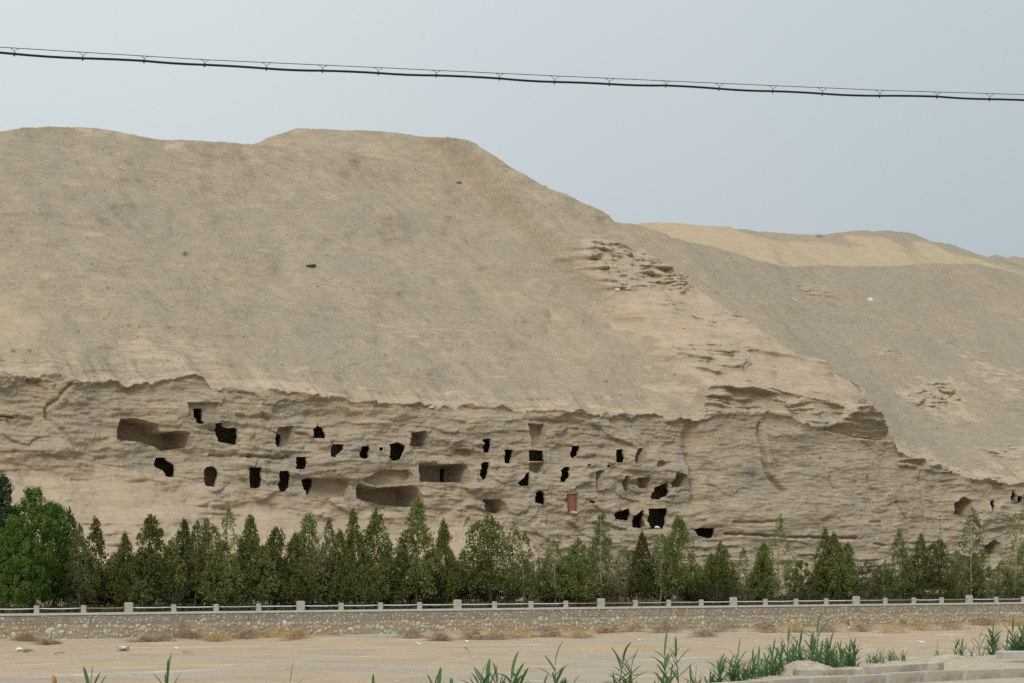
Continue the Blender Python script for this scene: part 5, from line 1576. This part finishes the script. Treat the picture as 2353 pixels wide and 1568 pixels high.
BL = [blade('leaf', 1.0, 0.175 * k, b, 0.25, M['reed']) for k, b in ((1, 0.08), (1.15, 0.18), (0.9, 0.28), (1.25, 0.12), (0.8, 0.03), (1.05, 0.40))]
DRYB = blade('leaf', 1.0, 0.05, 0.4, 0.2, M['reed_dry'])
REEDS = [  # u, V of the tip, width px, shoots, extra depth beyond the edge, label
    (168, 1508, 70, 2, 3.2, 'few broad green reed blades cut by the bottom edge at far left', 1.5),
    (372, 1519, 60, 1, 2.6, 'three-bladed green reed shoot, second from the left at the bottom edge', 1.5),
    (636, 1550, 14, 1, 2.2, 'single reed tip barely showing at the bottom edge', 1.0),
    (826, 1544, 45, 2, 1.8, 'pair of thin reed tips at the bottom edge left of centre', 1.0),
    (1005, 1538, 95, 5, 1.2, 'low spiky reed clump left of the tall central clump', 1.0),
    (1148, 1496, 80, 6, 1.0, 'tall pointed reed clump at the bottom centre', 1.15),
    (1285, 1508, 110, 7, 0.8, 'wide reed clump just right of the tall central one', 1.05),
    (1416, 1519, 70, 4, 0.6, 'compact reed clump standing alone before the kerb starts', 1.0),
    (1530, 1506, 60, 4, 0.5, 'reed clump with one broad upright shoot near the kerb start', 1.0),
    (1592, 1530, 50, 3, 0.4, 'small reed clump between two larger ones at the kerb start', 0.8),
    (1655, 1490, 90, 6, 0.35, 'leafy reed clump directly behind the left kerb stones', 1.0),
    (1716, 1488, 60, 5, 0.3, 'reed clump with arching blades left of the gravel mound', 1.0),
    (1775, 1466, 60, 5, 0.35, 'reed clump left of the gravel mound, right in front of it', 0.95),
    (1832, 1448, 80, 6, 0.4, 'thick reed clump right behind the gravel mound', 1.0),
    (1886, 1393, 60, 4, 0.35, 'tallest reed with one high bare shoot above the wall coping', 1.0),
    (1932, 1458, 70, 6, 0.3, 'thick reed clump right of the tallest reed', 1.0),
    (1690, 1512, 60, 4, 0.15, 'short reed clump tucked between the two leafy clumps behind the kerb', 0.85),
    (1745, 1492, 60, 5, 0.45, 'middling reed clump left of the mound, behind the short clumps', 0.95),
    (1803, 1470, 60, 5, 0.55, 'reed clump behind the gravel mound, left half', 0.95),
    (1860, 1474, 70, 6, 0.6, 'reed clump filling the gap left of the tallest reed', 0.95),
    (1908, 1478, 60, 6, 0.15, 'low reed clump at the foot of the tallest reed', 0.85),
    (1952, 1492, 40, 4, 0.2, 'last low reed clump of the thick strip', 0.8),
    (2010, 1489, 55, 5, 0.25, 'low reed clump left of the two low clumps behind the kerbstones', 0.8),
    (2056, 1493, 45, 4, 0.25, 'low reed clump right of the two low clumps behind the kerbstones', 0.8),
    (2150, 1486, 60, 4, 0.25, 'small isolated reed clump behind the far loose kerbstone', 0.8),
    (2200, 1459, 36, 2, 0.3, 'narrow two-shoot reed right of the isolated small clump', 0.9),
    (2256, 1437, 75, 6, 0.3, 'reed clump with slanting shoots left of the thick block', 0.95),
    (2330, 1428, 70, 7, 0.35, 'dense reed clump behind the thick block at the right edge', 1.0),
]
rr = random.Random(5)
for u_, v_, wpx, shoots, ext, lab, lsc in REEDS:
    kx = (u_ - CU) / F
    Yr = 30.0
    for _ in range(30): Yr = 0.5 * Yr + 0.5 * (float(edge_y(kx * Yr)) + ext)
    base = np.array([kx * Yr, Yr, float(bank_z(kx * Yr, Yr)) - 0.03])
    tip = CAMZ + (HV - v_) / F * Yr
    H_ = max(0.30, tip - base[2])
    e = empty('reed_clump', tuple(base)); tag(e, lab, 'reeds', 'reed clumps along the near bank')
    half = wpx / F * Yr / 2
    lp = []
    shoots = int(shoots * (3.2 if u_ > 900 else 1.8) + 0.5)
    for k in range(shoots):
        main = k == 0
        ox = (rr.uniform(-1, 1) * half * 0.95) if not main else rr.uniform(-0.1, 0.1) * half
        oy = rr.uniform(-0.25, 0.25)
        hz = float(bank_z(base[0] + ox, base[1] + oy)) - float(base[2]) - 0.03
        hs2 = H_ * (1.0 if main else rr.uniform(0.42, 0.92) if u_ != 1886 else rr.uniform(0.3, 0.55))
        ln = min(0.40, 0.36 * hs2 + 0.12) * lsc
        top = hs2 - ln * ((0.62 if u_ != 1886 else 0.4) if main else 0.75)
        lean = rr.uniform(-0.14, 0.14)
        MB().tube([(ox, oy, hz - 0.05), (ox + lean * top * 0.4, oy, hz + top * 0.55), (ox + lean * top, oy, hz + top)], [0.011, 0.009, 0.005], 5).build('stem', M['reed'], e, True)
        nl = max(5, int(5 + top / 0.08)); nl = min(nl, 12)
        for j in range(nl):
            q = 1.0 - j / nl * (1.0 if top < 0.6 else 0.75) * (0.35 if u_ < 900 else 1.0)
            if u_ == 1886 and main and 0.30 < q < 0.62: continue
            lf = bpy.data.objects.new('leaf', BL[1] if (u_ == 1886 and main and j < 4) else DRYB if rr.random() < 0.09 else rr.choice(BL if u_ > 900 else (BL[0], BL[3], BL[4], BL[1]))); COL.objects.link(lf); lf.parent = e
            az = (j % 2) * math.pi + rr.uniform(-0.9, 0.9) + (math.pi / 2 if rr.random() < 0.15 else 0)
            tilt = rr.uniform(0.25, 0.80) + 0.15 * (1 - q) if j else rr.uniform(0.0, 0.12)
            lf.location = (ox + lean * top * q, oy, hz + max(top * q, 0.02))
            lf.rotation_euler = (0, tilt, az)
            lk = ln * rr.uniform(0.62, 1.0) * (1.0 if j == 0 else 0.9)
            if u_ == 1886 and main and j < 4: lk = ln * (1.0, 0.9, 0.8, 0.8)[j]; tilt = (0.05, 0.55, 0.9, 0.4)[j]; lf.rotation_euler = (0, tilt, (0.3, 0.4, 3.3, 2.9)[j])
            lf.scale = (lk, lk * rr.uniform(0.9, 1.35) * (0.62 if u_ < 900 else 1.0), lk)
# seed heads and dry stalks
for u_, v_, vb, ext, lab, kind in [(127, 1551, 1568, 3.0, 'orange-brown reed seed head at the bottom left', 'seed'), (1949, 1417, 1470, 0.4, 'orange-brown reed seed head in front of the wall', 'seed'),
                                   (2311, 1395, 1450, 0.45, 'tall dry straw-coloured reed stalk at the right edge', 'dry'), (2285, 1425, 1460, 0.4, 'thin dry reed stalk left of the tall dry one', 'dry'),
                                   (1508, 1512, 1560, 0.6, 'thin dry reed stalk near the kerb start', 'dry'), (2045, 1490, 1520, 0.3, 'dry straw stalk among the low clumps', 'dry')]:
    kx = (u_ - CU) / F; Yr = 30.0
    for _ in range(30): Yr = 0.5 * Yr + 0.5 * (float(edge_y(kx * Yr)) + ext)
    b = np.array([kx * Yr, Yr, float(bank_z(kx * Yr, Yr)) - 0.03]); H_ = max(0.25, CAMZ + (HV - v_) / F * Yr - b[2])
    e = empty('reed_stalk', tuple(b)); tag(e, lab, 'reeds')
    MB().tube([(0.05, 0, 0), (0.03, 0, H_ * 0.6), (0, 0, H_)], [0.007, 0.006, 0.003], 5).build('stem', M['reed_dry'], e, True)
    if kind == 'seed':
        MB().tube([(0, 0, H_ - 0.14), (-0.01, 0, H_ - 0.09), (-0.015, 0, H_ - 0.03), (-0.03, 0, H_ + 0.02)], [0.008, 0.030, 0.028, 0.004], 8).build('seed_head', M['seed'], e, True)
    else:
        for k in range(2):
            o = bpy.data.objects.new('leaf', DRYB); COL.objects.link(o); o.parent = e
            o.location = (0.02, 0, H_ * (0.5 + 0.25 * k)); o.rotation_euler = (0, 0.9, 0.3 + k * 3); o.scale = (0.3, 0.3, 0.3)

# ================================================================== OVERHEAD CABLE
cable = empty('overhead_cable', tuple(at_depth(1176, 180, 28.5))); tag(cable, 'black overhead cable slung from a thin messenger wire across the sky', 'cable')
org = Vector(cable.location)
HU = [-640, -505, -375, -245, -110, 33, 190, 331, 470, 612, 741, 869, 1002, 1147, 1274, 1400, 1530, 1652, 1775, 1889, 2021, 2152, 2273, 2400, 2520, 2640, 2760, 2880]
MW = ([-700, 0, 470, 869, 1274, 1652, 2021, 2352, 2950], [72, 109, 138, 156, 175, 192, 208, 218, 233])
def cd(u): return 26.0 + 5.0 * u / 2352.0
def mw(u): return float(np.interp(u, *MW))
pts = [Vector(at_depth(u, mw(u), cd(u))) - org for u in range(-700, 2960, 60)]
MB().tube(pts, 0.0048, 6).build('messenger_wire', M['steel_dark'], cable, True)
pts = []
gap_ = lambda u: 12.5 + 1.2 * math.sin(u * 0.011) + 0.8 * math.sin(u * 0.031 + 1)
for i in range(len(HU) - 1):
    for k in range(4):
        q = k / 4; u = HU[i] + (HU[i + 1] - HU[i]) * q
        g_ = gap_(HU[i]) * (1 - q) + gap_(HU[i + 1]) * q + 1.3 * math.sin(math.pi * q) * (1 if i % 2 else -0.5)
        pts.append(Vector(at_depth(u, mw(u) + g_, cd(u))) - org)
MB().tube(pts, 0.0150, 8).build('cable', M['black_rubber'], cable, True)
for u in HU[:-1]:
    a = Vector(at_depth(u - 12, mw(u - 12), cd(u))) - org; b = Vector(at_depth(u + 11, mw(u + 11), cd(u))) - org
    c = Vector(at_depth(u, mw(u) + gap_(u), cd(u))) - org
    m_ = MB(); mid = c + Vector((0, 0, 0.035))
    m_.tube([a, (a + mid) / 2 + Vector((0, 0, 0.008)), mid, c + Vector((-0.012, 0, 0.01))], 0.0036, 5).tube([b, mid, c + Vector((0.010, 0, 0.01))], 0.0036, 5)
    ring = [c + Vector((0.004 * math.sin(k), 0.022 * math.cos(k * 1.047), 0.022 * math.sin(k * 1.047) - 0.004)) for k in range(7)]
    m_.tube(ring, 0.009, 5)
    m_.build('hanger', M['steel_dark'], cable)
